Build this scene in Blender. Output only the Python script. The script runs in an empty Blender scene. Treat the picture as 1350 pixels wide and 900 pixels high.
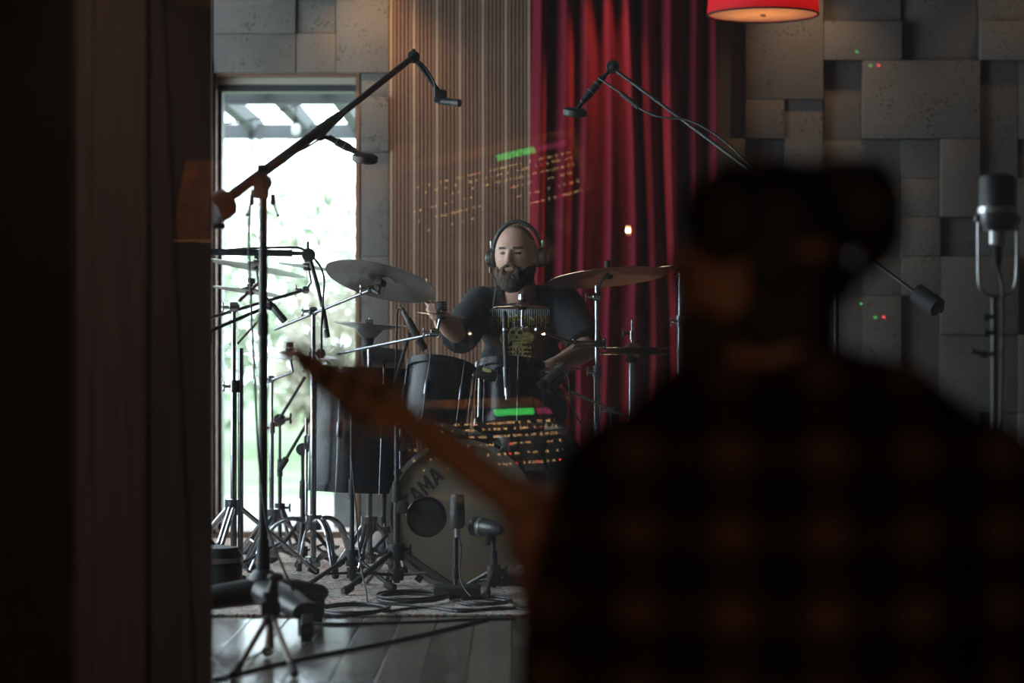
import bpy, bmesh, math, random
from mathutils import Vector, Matrix, Quaternion, noise
from mathutils.bvhtree import BVHTree
random.seed(7)
V = Vector
scene = bpy.context.scene
COL = scene.collection
# ------------------------------------------------------------------ camera
F = 3187.5          # focal length in pixels of the 1350x900 frame (85 mm)
HC = 0.905          # camera height
HZ = 460.0          # image row of the horizon
cam_d = bpy.data.cameras.new('camera'); cam = bpy.data.objects.new('camera', cam_d); COL.objects.link(cam)
cam.location = (0, 0, HC); cam.rotation_euler = (math.pi/2, 0, 0)
cam_d.sensor_width = 36; cam_d.lens = 85; cam_d.shift_y = 10/1350
cam_d.clip_start = 0.05; cam_d.clip_end = 200
cam_d.dof.use_dof = True; cam_d.dof.focus_distance = 9.2; cam_d.dof.aperture_fstop = 1.8
scene.camera = cam
# ------------------------------------------------------------------ world, view
w = bpy.data.worlds.new('overcast'); scene.world = w; w.use_nodes = True
bgn = w.node_tree.nodes['Background']
bgn.inputs[0].default_value = (0.80, 0.92, 1.0, 1); bgn.inputs[1].default_value = 10.0
vs = scene.view_settings
vs.view_transform = 'Standard'; vs.look = 'None'; vs.exposure = 0.0; vs.gamma = 1.0; vs.use_curve_mapping = False
cy = scene.cycles
cy.use_denoising = True; cy.max_bounces = 10; cy.diffuse_bounces = 4; cy.glossy_bounces = 4
cy.transparent_max_bounces = 24; cy.transmission_bounces = 4
cy.sample_clamp_indirect = 4.0; cy.caustics_reflective = False; cy.caustics_refractive = False
def light(name, kind, loc, energy, color, **k):
    d = bpy.data.lights.new(name, kind); d.energy = energy; d.color = color
    rot = k.pop('rot', (0, 0, 0))
    for a, b in k.items():
        if a == 'is_portal': d.cycles.is_portal = b
        else: setattr(d, a, b)
    o = bpy.data.objects.new(name, d); COL.objects.link(o); o.location = loc; o.rotation_euler = rot
    return o
# daylight portals: the glazed door in the back wall and the big window in the left wall
light('door_daylight_portal', 'AREA', (-1.09, 11.97, 1.1), 1, (1, 1, 1), shape='RECTANGLE', size=0.7, size_y=2.2, rot=(-math.pi/2, 0, 0), is_portal=True)
light('window_daylight_portal', 'AREA', (-3.06, 9.25, 1.6), 1, (1, 1, 1), shape='RECTANGLE', size=2.5, size_y=4.5, rot=(0, -math.pi/2, 0), is_portal=True)
WARM = (1.0, 0.56, 0.25)
def P(px, py, d): return V(((px-675)/F*d, d, HC-(py-HZ)/F*d))
def pxm(d): return d/F
# ------------------------------------------------------------------ materials
MATS = {}
def nodes_of(name):
    m = bpy.data.materials.new(name); m.use_nodes = True
    nt = m.node_tree; b = nt.nodes['Principled BSDF']; MATS[name] = m
    return m, nt, b
def mat(name, col, rough=0.5, metal=0.0, spec=0.5, var=0.0, vscale=20, bump=0.0, bscale=80, emit=None, estr=0, coat=0, trans=0, sheen=0, stretch=None):
    m, nt, b = nodes_of(name)
    b.inputs['Base Color'].default_value = (*col, 1); b.inputs['Roughness'].default_value = rough
    b.inputs['Metallic'].default_value = metal; b.inputs['Specular IOR Level'].default_value = spec
    if coat: b.inputs['Coat Weight'].default_value = coat; b.inputs['Coat Roughness'].default_value = 0.08
    if sheen: b.inputs['Sheen Weight'].default_value = sheen; b.inputs['Sheen Roughness'].default_value = 0.4; b.inputs['Sheen Tint'].default_value = (.55, .03, .07, 1)
    if emit: b.inputs['Emission Color'].default_value = (*emit, 1); b.inputs['Emission Strength'].default_value = estr
    if var or bump:
        tc = nt.nodes.new('ShaderNodeTexCoord'); src = tc.outputs['Object']
        if stretch:
            mp = nt.nodes.new('ShaderNodeMapping'); mp.inputs['Scale'].default_value = stretch
            nt.links.new(src, mp.inputs[0]); src = mp.outputs[0]
    if var:
        n = nt.nodes.new('ShaderNodeTexNoise'); n.inputs['Scale'].default_value = vscale; n.inputs['Detail'].default_value = 4
        nt.links.new(src, n.inputs['Vector'])
        r = nt.nodes.new('ShaderNodeValToRGB')
        r.color_ramp.elements[0].position = 0.3; r.color_ramp.elements[1].position = 0.7
        r.color_ramp.elements[0].color = (*[max(0, c*(1-var)) for c in col], 1)
        r.color_ramp.elements[1].color = (*[min(1, c*(1+var)) for c in col], 1)
        nt.links.new(n.outputs[0], r.inputs[0]); nt.links.new(r.outputs[0], b.inputs['Base Color'])
    if bump:
        n2 = nt.nodes.new('ShaderNodeTexNoise'); n2.inputs['Scale'].default_value = bscale; n2.inputs['Detail'].default_value = 3
        nt.links.new(src, n2.inputs['Vector'])
        bp = nt.nodes.new('ShaderNodeBump'); bp.inputs['Strength'].default_value = bump; bp.inputs['Distance'].default_value = 0.004
        nt.links.new(n2.outputs[0], bp.inputs['Height']); nt.links.new(bp.outputs[0], b.inputs['Normal'])
    return m
# ------------------------------------------------------------------ mesh collector
WL = {}                                  # world location of every object
class MB:
    def __init__(s): s.v = []; s.f = []; s.mi = []
    def add(s, vs, fs, mi=0):
        o = len(s.v); s.v += [V(p) for p in vs]; s.f += [tuple(i+o for i in f) for f in fs]; s.mi += [mi]*len(fs)
        return s
    def box(s, c, size, rot=None, mi=0, taper=1.0):
        hx, hy, hz = size[0]/2, size[1]/2, size[2]/2
        pts = []
        for z, k in ((-hz, 1), (hz, taper)):
            pts += [V((-hx*k, -hy*k, z)), V((hx*k, -hy*k, z)), V((hx*k, hy*k, z)), V((-hx*k, hy*k, z))]
        if rot is not None: pts = [rot @ p for p in pts]
        c = V(c)
        return s.add([p+c for p in pts], [(3,2,1,0),(4,5,6,7),(0,1,5,4),(1,2,6,5),(2,3,7,6),(3,0,4,7)], mi)
    def rbox(s, c, size, r=0.01, rot=None, mi=0):       # box with chamfered edges
        bm = bmesh.new(); bmesh.ops.create_cube(bm, size=1)
        for v_ in bm.verts: v_.co = V((v_.co.x*size[0], v_.co.y*size[1], v_.co.z*size[2]))
        bmesh.ops.bevel(bm, geom=bm.edges[:], offset=r, segments=2, affect='EDGES', profile=0.6)
        pts = [(rot @ v_.co if rot is not None else v_.co)+V(c) for v_ in bm.verts]
        bm.verts.index_update(); fs = [[v_.index for v_ in f.verts] for f in bm.faces]; bm.free()
        return s.add(pts, fs, mi)
    def lathe(s, prof, M=None, seg=24, mi=0, closed=False):
        # prof: list of (r, z) about local z; ends with r=0 make a pole
        pts, fs = [], []; rings = []
        for r, z in prof:
            if r <= 1e-6: rings.append([len(pts)]); pts.append(V((0, 0, z)))
            else:
                rings.append(list(range(len(pts), len(pts)+seg)))
                for i in range(seg):
                    a = 2*math.pi*i/seg; pts.append(V((r*math.cos(a), r*math.sin(a), z)))
        pairs = list(zip(rings, rings[1:]))
        if closed: pairs.append((rings[-1], rings[0]))
        for a, b in pairs:
            if len(a) == 1 and len(b) == 1: continue
            for i in range(seg):
                j = (i+1) % seg
                if len(a) == 1: fs.append((a[0], b[j], b[i]))
                elif len(b) == 1: fs.append((a[i], a[j], b[0]))
                else: fs.append((a[i], a[j], b[j], b[i]))
        if M is not None: pts = [M @ p for p in pts]
        return s.add(pts, fs, mi)
    def tube(s, path, r, seg=10, mi=0, cap=True, flat=None):
        path = [V(p) for p in path]; n = len(path)
        rs = r if isinstance(r, (list, tuple)) else [r]*n
        pts, fs = [], []
        t0 = (path[1]-path[0]).normalized()
        up = V((0, 0, 1)) if abs(t0.z) < 0.9 else V((0, 1, 0))
        u = t0.cross(up).normalized()
        for k in range(n):
            t = ((path[min(k+1, n-1)]-path[max(k-1, 0)])).normalized()
            u = (u - t*u.dot(t));
            if u.length < 1e-6: u = t.orthogonal()
            u.normalize(); v_ = t.cross(u)
            for i in range(seg):
                a = 2*math.pi*i/seg
                pts.append(path[k] + u*(math.cos(a)*rs[k]) + v_*(math.sin(a)*rs[k]*(flat or 1)))
        for k in range(n-1):
            for i in range(seg):
                j = (i+1) % seg
                fs.append((k*seg+i, k*seg+j, (k+1)*seg+j, (k+1)*seg+i))
        if cap:
            fs.append(tuple(reversed(range(seg)))); fs.append(tuple(range((n-1)*seg, n*seg)))
        return s.add(pts, fs, mi)
    def cyl(s, a, b, r0, r1=None, seg=14, mi=0): return s.tube([a, b], [r0, r0 if r1 is None else r1], seg, mi)
    def ell(s, c, r, rot=None, seg=20, rings=12, mi=0, fn=None):
        if not isinstance(r, (tuple, list)): r = (r, r, r)
        pts, fs = [], []
        for k in range(rings+1):
            th = math.pi*k/rings
            if k in (0, rings): pts.append(V((0, 0, math.cos(th)))); continue
            for i in range(seg):
                a = 2*math.pi*i/seg; pts.append(V((math.sin(th)*math.cos(a), math.sin(th)*math.sin(a), math.cos(th))))
        def idx(k, i): return 0 if k == 0 else (1+(rings-1)*seg if k == rings else 1+(k-1)*seg+i % seg)
        for k in range(rings):
            for i in range(seg):
                a, b, c_, d = idx(k, i), idx(k+1, i), idx(k+1, i+1), idx(k, i+1)
                if k == 0: fs.append((a, b, c_))
                elif k == rings-1: fs.append((a, b, d))
                else: fs.append((a, b, c_, d))
        pts = [V((p.x*r[0], p.y*r[1], p.z*r[2])) for p in pts]
        if fn: pts = [fn(p) for p in pts]
        if rot is not None: pts = [rot @ p for p in pts]
        c = V(c)
        return s.add([p+c for p in pts], fs, mi)
    def prism(s, poly, z0, z1, M=None, mi=0):
        n = len(poly); pts = [V((x, y, z0)) for x, y in poly]+[V((x, y, z1)) for x, y in poly]
        if M is not None: pts = [M @ p for p in pts]
        fs = [tuple(reversed(range(n))), tuple(range(n, 2*n))]+[(i, (i+1) % n, n+(i+1) % n, n+i) for i in range(n)]
        return s.add(pts, fs, mi)
    def mesh(s, name, off=V((0, 0, 0))):
        me = bpy.data.meshes.new(name); me.from_pydata([p-off for p in s.v], [], s.f)
        if any(s.mi): me.polygons.foreach_set('material_index', s.mi)
        return me
    def build(s, name, m, parent=None, base=None, smooth=True, ang=38, label=None):
        off = WL[parent] if parent is not None else V(base if base is not None else (0, 0, 0))
        me = s.mesh(name, off)
        bm = bmesh.new(); bm.from_mesh(me); bmesh.ops.recalc_face_normals(bm, faces=bm.faces[:]); bm.to_mesh(me); bm.free()
        if smooth: smooth_me(me, ang)
        return link(name, me, m, parent, off if parent is None else None, label)
def smooth_me(me, ang=38):
    me.polygons.foreach_set('use_smooth', [True]*len(me.polygons))
    if ang < 180: me.set_sharp_from_angle(angle=math.radians(ang))
def link(name, me, m, parent=None, loc=None, label=None):
    o = bpy.data.objects.new(name, me)
    for mm in (m if isinstance(m, (list, tuple)) else [m]): me.materials.append(MATS[mm] if isinstance(mm, str) else mm)
    COL.objects.link(o)
    if parent is not None: o.parent = parent; WL[o] = WL[parent].copy()
    else: o.location = loc if loc is not None else (0, 0, 0); WL[o] = V(o.location)
    if label: o['label'] = label
    return o
def thing(name, label, cat, loc, group=None):
    o = bpy.data.objects.new(name, None); COL.objects.link(o); o.location = loc; WL[o] = V(loc); o.empty_display_size = 0.1
    return tag(o, label, cat, group)
def tag(o, label, cat, group=None):
    o['label'] = label; o['category'] = cat
    if group: o['group'] = group
    return o
def struct(o, label=None, cat=None):
    o['kind'] = 'structure'
    if label: o['label'] = label
    if cat: o['category'] = cat
    return o
def frame_z(n, c=(0, 0, 0)):            # matrix whose z axis is n
    n = V(n).normalized(); q = V((0, 0, 1)).rotation_difference(n)
    return Matrix.Translation(V(c)) @ q.to_matrix().to_4x4()
def bez(a, b, c, d, n=12):
    a, b, c, d = V(a), V(b), V(c), V(d)
    return [a*(1-t)**3+b*3*t*(1-t)**2+c*3*t*t*(1-t)+d*t**3 for t in [i/n for i in range(n+1)]]
def smoothpath(pts, n=6):
    pts = [V(p) for p in pts]; out = []
    for i in range(len(pts)-1):
        p0, p1, p2, p3 = pts[max(i-1, 0)], pts[i], pts[i+1], pts[min(i+2, len(pts)-1)]
        for k in range(n):
            t = k/n
            out.append(0.5*((2*p1)+(p2-p0)*t+(2*p0-5*p1+4*p2-p3)*t*t+(-p0+3*p1-3*p2+p3)*t**3))
    out.append(pts[-1]); return out
def remeshed(mb, voxel, smooth=4, fn=None, name='m'):
    me = mb.mesh('tmp'); o = bpy.data.objects.new('tmp', me); COL.objects.link(o)
    r = o.modifiers.new('r', 'REMESH'); r.mode = 'VOXEL'; r.voxel_size = voxel
    if smooth: sm = o.modifiers.new('s', 'SMOOTH'); sm.factor = 0.5; sm.iterations = smooth
    dg = bpy.context.evaluated_depsgraph_get(); dg.update()
    out = bpy.data.meshes.new_from_object(o.evaluated_get(dg)); out.name = name
    bpy.data.objects.remove(o); bpy.data.meshes.remove(me)
    if fn:
        nn = [v_.normal.copy() for v_ in out.vertices]; cc = [v_.co.copy() for v_ in out.vertices]; flat = []
        for c_, n_ in zip(cc, nn): flat.extend(fn(c_, n_))
        out.vertices.foreach_set('co', flat); out.update()
    out.materials.clear()
    out.polygons.foreach_set('use_smooth', [True]*len(out.polygons))
    return out
def shift_me(me, off):
    for v_ in me.vertices: v_.co -= off
# ------------------------------------------------------------------ material palette
mat('black_paint', (0.016, 0.017, 0.019), 0.45, bump=0.05)
mat('black_rubber', (0.018, 0.018, 0.018), 0.75)
mat('black_gloss', (0.009, 0.011, 0.015), 0.27, spec=0.28)
mat('black_cable', (0.014, 0.014, 0.016), 0.42)
mat('chrome', (0.45, 0.46, 0.49), 0.17, 1.0, var=0.06, vscale=60)
mat('dark_chrome', (0.26, 0.26, 0.28), 0.25, 1.0)
mat('drumhead_cream', (0.215, 0.17, 0.12), 0.55, var=0.05, vscale=9)
mat('drumhead_clear', (0.25, 0.26, 0.27), 0.3)
mat('logo_black', (0.02, 0.02, 0.022), 0.5)
mat('white_plastic', (0.75, 0.76, 0.78), 0.35)
mat('grey_pad', (0.42, 0.44, 0.47), 0.5, var=0.06)
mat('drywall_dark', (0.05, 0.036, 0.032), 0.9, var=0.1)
mat('reveal_wood', (0.18, 0.125, 0.11), 0.55, var=0.25, vscale=6, stretch=(8, 8, 0.6), bump=0.1)
mat('groove_dark', (0.006, 0.006, 0.007), 0.7)
mat('frame_wood', (0.17, 0.085, 0.05), 0.5, var=0.2, vscale=8, stretch=(6, 6, 0.7))
mat('frame_dark', (0.03, 0.034, 0.038), 0.4)
mat('frame_pale', (0.36, 0.34, 0.27), 0.5)
mat('slat_brown', (0.22, 0.125, 0.082), 0.5, var=0.25, vscale=5, stretch=(20, 20, 0.5))
mat('slat_tan', (0.36, 0.25, 0.175), 0.5, var=0.2, vscale=5, stretch=(20, 20, 0.5))
mat('slat_felt', (0.012, 0.011, 0.011), 0.95)
mat('velvet', (0.12, 0.005, 0.016), 0.85, spec=0.15, sheen=0.5)
mat('ceiling_paint', (0.09, 0.085, 0.08), 0.9)
mat('wall_plain', (0.30, 0.29, 0.28), 0.9, var=0.05)
mat('shirt_black', (0.017, 0.020, 0.025), 0.9, bump=0.15, bscale=120)
mat('jeans', (0.022, 0.024, 0.032), 0.9, bump=0.1)
mat('skin', (0.52, 0.31, 0.235), 0.5, var=0.08, vscale=30, bump=0.05)
mat('skin_warm', (0.44, 0.22, 0.165), 0.55, var=0.08, vscale=30)
mat('lip', (0.27, 0.12, 0.10), 0.45)
mat('eye_dark', (0.035, 0.03, 0.028), 0.25)
mat('scalp_hair', (0.20, 0.13, 0.09), 0.8, var=0.3, vscale=90)
mat('beard_hair', (0.055, 0.036, 0.026), 0.85, var=0.4, vscale=90, bump=0.6, bscale=180)
mat('hair_dark', (0.022, 0.018, 0.016), 0.7, var=0.4, vscale=60, bump=0.5, bscale=90)
mat('stick_wood', (0.55, 0.40, 0.24), 0.5)
mat('guitar_wood', (0.54, 0.27, 0.17), 0.5, var=0.18, vscale=14)
mat('guitar_back', (0.10, 0.03, 0.015), 0.35)
mat('tripod_wood', (0.20, 0.13, 0.09), 0.45, var=0.1)
mat('mic_mesh', (0.06, 0.058, 0.058), 0.45, 0.7, bump=0.4, bscale=500)
mat('mic_body', (0.10, 0.10, 0.105), 0.35, 0.6)
mat('mic_silver', (0.42, 0.42, 0.43), 0.3, 0.9)
mat('print_silver', (0.62, 0.66, 0.68), 0.8, var=0.3, vscale=60)
mat('print_gold', (0.62, 0.45, 0.10), 0.8, var=0.45, vscale=70)
mat('print_olive', (0.55, 0.52, 0.20), 0.8, var=0.5, vscale=60)
mat('print_maroon', (0.085, 0.026, 0.022), 0.85, var=0.5, vscale=40)
mat('patio', (0.30, 0.30, 0.29), 0.9, var=0.12, vscale=3)
mat('pergola', (0.10, 0.105, 0.11), 0.8)
mat('lawn', (0.13, 0.19, 0.09), 0.95, var=0.4, vscale=2)
mat('leaf', (0.26, 0.31, 0.22), 0.9, var=0.35, vscale=3)
mat('dry_leaf', (0.34, 0.31, 0.25), 0.9, var=0.3, vscale=3)
mat('bulb_glass', (0.8, 0.8, 0.78), 0.1)
mat('console_wood', (0.50, 0.24, 0.09), 0.4, var=0.2, vscale=10)
mat('console_panel', (0.035, 0.03, 0.03), 0.5)
mat('desk_wood', (0.50, 0.22, 0.09), 0.45, var=0.15, vscale=6)
mat('led_green', (0.02, 0.3, 0.05), 0.4, emit=(0.10, 1.0, 0.16), estr=6)
mat('led_red', (0.3, 0.02, 0.02), 0.4, emit=(1.0, 0.05, 0.05), estr=14)
mat('led_amber', (0.4, 0.2, 0.05), 0.4, emit=(1.0, 0.55, 0.22), estr=8)
mat('led_magenta', (0.3, 0.05, 0.12), 0.4, emit=(0.9, 0.10, 0.26), estr=1.8)
mat('lens_glass', (0.05, 0.06, 0.07), 0.05, spec=0.8)
mat('filament_glow', (0.9, 0.5, 0.2), 0.3, emit=(1.0, 0.5, 0.16), estr=40)

# pitted concrete-look acoustic panels
def concrete(name, col):
    m, nt, b = nodes_of(name); N, L = nt.nodes, nt.links
    tc = N.new('ShaderNodeTexCoord'); oi = N.new('ShaderNodeObjectInfo')
    ad = N.new('ShaderNodeVectorMath'); ad.operation = 'ADD'; L.new(tc.outputs['Object'], ad.inputs[0]); L.new(oi.outputs['Location'], ad.inputs[1])
    n = N.new('ShaderNodeTexNoise'); n.inputs['Scale'].default_value = 3; n.inputs['Detail'].default_value = 5; L.new(ad.outputs[0], n.inputs['Vector'])
    vo = N.new('ShaderNodeTexVoronoi'); vo.inputs['Scale'].default_value = 52; L.new(ad.outputs[0], vo.inputs['Vector'])
    n2 = N.new('ShaderNodeTexNoise'); n2.inputs['Scale'].default_value = 9; L.new(ad.outputs[0], n2.inputs['Vector'])
    # pits: small cells, only where the second noise is high
    r = N.new('ShaderNodeMath'); r.operation = 'MULTIPLY_ADD'; L.new(n2.outputs[0], r.inputs[0]); r.inputs[1].default_value = 0.80; r.inputs[2].default_value = -0.22
    lt = N.new('ShaderNodeMath'); lt.operation = 'LESS_THAN'; L.new(vo.outputs['Distance'], lt.inputs[0]); L.new(r.outputs[0], lt.inputs[1])
    ramp = N.new('ShaderNodeValToRGB'); ramp.color_ramp.elements[0].position = .3; ramp.color_ramp.elements[1].position = .7
    ramp.color_ramp.elements[0].color = (*[c*.88 for c in col], 1); ramp.color_ramp.elements[1].color = (*[c*1.1 for c in col], 1)
    L.new(n.outputs[0], ramp.inputs[0])
    mx = N.new('ShaderNodeMix'); mx.data_type = 'RGBA'; L.new(lt.outputs[0], mx.inputs[0]); L.new(ramp.outputs[0], mx.inputs[6]); mx.inputs[7].default_value = (*[c*.42 for c in col], 1)
    L.new(mx.outputs[2], b.inputs['Base Color']); b.inputs['Roughness'].default_value = .9
    bp = N.new('ShaderNodeBump'); bp.invert = True; bp.inputs['Strength'].default_value = .6; bp.inputs['Distance'].default_value = .004
    L.new(lt.outputs[0], bp.inputs['Height']); L.new(bp.outputs[0], b.inputs['Normal'])
concrete('concrete', (0.125, 0.116, 0.109))
concrete('concrete_soft', (0.21, 0.205, 0.20))

# clear window glass: sees through, mirrors a little by Fresnel
def glass(name, tint=(0.97, 0.98, 0.98), veil=0.0):
    m = bpy.data.materials.new(name); m.use_nodes = True; MATS[name] = m; nt = m.node_tree; N, L = nt.nodes, nt.links
    N.remove(N['Principled BSDF']); out = N['Material Output']
    t = N.new('ShaderNodeBsdfTransparent'); t.inputs[0].default_value = (*tint, 1)
    g = N.new('ShaderNodeBsdfGlossy'); g.inputs['Roughness'].default_value = 0.0
    fr = N.new('ShaderNodeFresnel'); ge = N.new('ShaderNodeNewGeometry')      # rays go straight through, so both faces use the outside index
    io = N.new('ShaderNodeMath'); io.operation = 'MULTIPLY_ADD'; L.new(ge.outputs['Backfacing'], io.inputs[0]); io.inputs[1].default_value = 1/1.5-1.5; io.inputs[2].default_value = 1.5; L.new(io.outputs[0], fr.inputs[0])
    mx = N.new('ShaderNodeMixShader'); L.new(fr.outputs[0], mx.inputs[0]); L.new(t.outputs[0], mx.inputs[1]); L.new(g.outputs[0], mx.inputs[2])
    # diffuse film added to the pane to lift the blacks like veiling haze
    df = N.new('ShaderNodeBsdfDiffuse'); df.inputs[0].default_value = (.8, .8, .8, 1); tl = N.new('ShaderNodeBsdfTranslucent'); tl.inputs[0].default_value = (.8, .8, .8, 1)
    du = N.new('ShaderNodeMixShader'); L.new(df.outputs[0], du.inputs[1]); L.new(tl.outputs[0], du.inputs[2])
    m2 = N.new('ShaderNodeMixShader'); m2.inputs[0].default_value = veil; L.new(mx.outputs[0], m2.inputs[1]); L.new(du.outputs[0], m2.inputs[2])
    L.new(m2.outputs[0], out.inputs[0])
glass('window_glass'); glass('veiled_glass', veil=.010)

# wooden floor planks
def plank_mat():
    m, nt, b = nodes_of('plank'); N, L = nt.nodes, nt.links
    tc = N.new('ShaderNodeTexCoord'); oi = N.new('ShaderNodeObjectInfo')
    mp = N.new('ShaderNodeMapping'); mp.inputs['Scale'].default_value = (14, 1.2, 14)
    ad = N.new('ShaderNodeVectorMath'); ad.operation = 'ADD'; L.new(tc.outputs['Object'], ad.inputs[0]); L.new(oi.outputs['Location'], ad.inputs[1]); L.new(ad.outputs[0], mp.inputs[0])
    n = N.new('ShaderNodeTexNoise'); n.inputs['Scale'].default_value = 2; n.inputs['Detail'].default_value = 6; n.inputs['Distortion'].default_value = 1.5; L.new(mp.outputs[0], n.inputs['Vector'])
    a2 = N.new('ShaderNodeMath'); a2.operation = 'MULTIPLY_ADD'; L.new(oi.outputs['Random'], a2.inputs[0]); a2.inputs[1].default_value = .8; L.new(n.outputs[0], a2.inputs[2])
    ramp = N.new('ShaderNodeValToRGB'); e = ramp.color_ramp.elements
    e[0].position = .4; e[0].color = (.030, .022, .018, 1); e[1].position = 1.05; e[1].color = (.20, .16, .135, 1)
    L.new(a2.outputs[0], ramp.inputs[0]); L.new(ramp.outputs[0], b.inputs['Base Color'])
    b.inputs['Roughness'].default_value = .21
    bp = N.new('ShaderNodeBump'); bp.inputs['Strength'].default_value = .03; bp.inputs['Distance'].default_value = .002; L.new(n.outputs[0], bp.inputs['Height']); L.new(bp.outputs[0], b.inputs['Normal'])
plank_mat()

# faded oriental rug
def rug_mat():
    m, nt, b = nodes_of('rug'); N, L = nt.nodes, nt.links
    tc = N.new('ShaderNodeTexCoord'); src = tc.outputs['Object']
    v = N.new('ShaderNodeTexVoronoi'); v.inputs['Scale'].default_value = 9; L.new(src, v.inputs['Vector'])
    n = N.new('ShaderNodeTexNoise'); n.inputs['Scale'].default_value = 26; n.inputs['Detail'].default_value = 5; L.new(src, n.inputs['Vector'])
    ad = N.new('ShaderNodeMath'); ad.operation = 'MULTIPLY_ADD'; L.new(v.outputs['Distance'], ad.inputs[0]); ad.inputs[1].default_value = .55; L.new(n.outputs[0], ad.inputs[2])
    ramp = N.new('ShaderNodeValToRGB'); ramp.color_ramp.interpolation = 'CONSTANT'; cr = ramp.color_ramp
    cols = [(0, (.05, .045, .05)), (.50, (.36, .31, .25)), (.60, (.50, .46, .40)), (.69, (.28, .05, .06)), (.75, (.46, .42, .35)), (.84, (.09, .10, .13)), (.92, (.40, .34, .27))]
    cr.elements[0].position = 0; cr.elements[0].color = (*cols[0][1], 1); cr.elements[1].position = cols[1][0]; cr.elements[1].color = (*cols[1][1], 1)
    for p, c in cols[2:]:
        e = cr.elements.new(p); e.color = (*c, 1)
    L.new(ad.outputs[0], ramp.inputs[0]); L.new(ramp.outputs[0], b.inputs['Base Color']); b.inputs['Roughness'].default_value = .95
    bp = N.new('ShaderNodeBump'); bp.inputs['Strength'].default_value = .5; bp.inputs['Distance'].default_value = .006; L.new(n.outputs[0], bp.inputs['Height']); L.new(bp.outputs[0], b.inputs['Normal'])
rug_mat()

# hammered / lathed cymbal bronze
def cymbal_mat(name, col, rough):
    m, nt, b = nodes_of(name); N, L = nt.nodes, nt.links
    tc = N.new('ShaderNodeTexCoord')
    wv = N.new('ShaderNodeTexWave'); wv.wave_type = 'RINGS'; wv.rings_direction = 'SPHERICAL'; wv.inputs['Scale'].default_value = 60; wv.inputs['Distortion'].default_value = .6
    L.new(tc.outputs['Object'], wv.inputs['Vector'])
    n = N.new('ShaderNodeTexNoise'); n.inputs['Scale'].default_value = 34; n.inputs['Detail'].default_value = 3; L.new(tc.outputs['Object'], n.inputs['Vector'])
    ad = N.new('ShaderNodeMath'); ad.operation = 'MULTIPLY_ADD'; L.new(wv.outputs[1], ad.inputs[0]); ad.inputs[1].default_value = .25; L.new(n.outputs[0], ad.inputs[2])
    bp = N.new('ShaderNodeBump'); bp.inputs['Strength'].default_value = .7; bp.inputs['Distance'].default_value = .004; L.new(ad.outputs[0], bp.inputs['Height']); L.new(bp.outputs[0], b.inputs['Normal'])
    b.inputs['Base Color'].default_value = (*col, 1); b.inputs['Metallic'].default_value = 1; b.inputs['Roughness'].default_value = rough
cymbal_mat('cymbal_raw', (0.34, 0.32, 0.30), 0.30)
cymbal_mat('cymbal_bronze', (0.50, 0.33, 0.20), 0.28)

# plaid flannel
def flannel():
    m, nt, b = nodes_of('flannel'); N, L = nt.nodes, nt.links
    tc = N.new('ShaderNodeTexCoord'); sp = N.new('ShaderNodeSeparateXYZ'); L.new(tc.outputs['Object'], sp.inputs[0])
    def band(out, period, width, off):
        a = N.new('ShaderNodeMath'); a.operation = 'MULTIPLY_ADD'; L.new(out, a.inputs[0]); a.inputs[1].default_value = 1/period; a.inputs[2].default_value = off
        fr = N.new('ShaderNodeMath'); fr.operation = 'FRACT'; L.new(a.outputs[0], fr.inputs[0])
        c = N.new('ShaderNodeMath'); c.operation = 'LESS_THAN'; L.new(fr.outputs[0], c.inputs[0]); c.inputs[1].default_value = width
        return c.outputs[0]
    bx = band(sp.outputs['X'], .104, .42, .02); bz = band(sp.outputs['Z'], .090, .40, .42)
    s = N.new('ShaderNodeMath'); s.operation = 'ADD'; L.new(bx, s.inputs[0]); L.new(bz, s.inputs[1])
    h = N.new('ShaderNodeMath'); h.operation = 'MULTIPLY'; L.new(s.outputs[0], h.inputs[0]); h.inputs[1].default_value = .5
    ramp = N.new('ShaderNodeValToRGB'); ramp.color_ramp.interpolation = 'CONSTANT'; cr = ramp.color_ramp
    cr.elements[0].position = 0; cr.elements[0].color = (.010, .009, .010, 1)
    cr.elements[1].position = .4; cr.elements[1].color = (.028, .015, .012, 1)
    e = cr.elements.new(.9); e.color = (.100, .056, .045, 1)
    L.new(h.outputs[0], ramp.inputs[0]); L.new(ramp.outputs[0], b.inputs['Base Color']); b.inputs['Roughness'].default_value = .95; b.inputs['Specular IOR Level'].default_value = .1
flannel()

# pleated red lamp shade cloth: lets light through
def shade_mat(name, col, tcol, k=.5, pattern=False):
    m = bpy.data.materials.new(name); m.use_nodes = True; MATS[name] = m; nt = m.node_tree; N, L = nt.nodes, nt.links
    b = N['Principled BSDF']; out = N['Material Output']
    b.inputs['Base Color'].default_value = (*col, 1); b.inputs['Roughness'].default_value = .7
    t = N.new('ShaderNodeBsdfTranslucent'); t.inputs[0].default_value = (*tcol, 1)
    mx = N.new('ShaderNodeMixShader'); mx.inputs[0].default_value = k
    L.new(b.outputs[0], mx.inputs[1]); L.new(t.outputs[0], mx.inputs[2]); L.new(mx.outputs[0], out.inputs[0])
    if pattern:
        tc = N.new('ShaderNodeTexCoord'); n = N.new('ShaderNodeTexNoise'); n.inputs['Scale'].default_value = 14; n.inputs['Detail'].default_value = 6
        L.new(tc.outputs['Object'], n.inputs['Vector'])
        r = N.new('ShaderNodeValToRGB'); r.color_ramp.elements[0].position = .42; r.color_ramp.elements[1].position = .52
        r.color_ramp.elements[0].color = (*[c*.3 for c in tcol], 1); r.color_ramp.elements[1].color = (*tcol, 1)
        L.new(n.outputs[0], r.inputs[0]); L.new(r.outputs[0], t.inputs[0])
shade_mat('shade_red', (0.40, 0.012, 0.028), (0.34, 0.006, 0.014))
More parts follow.
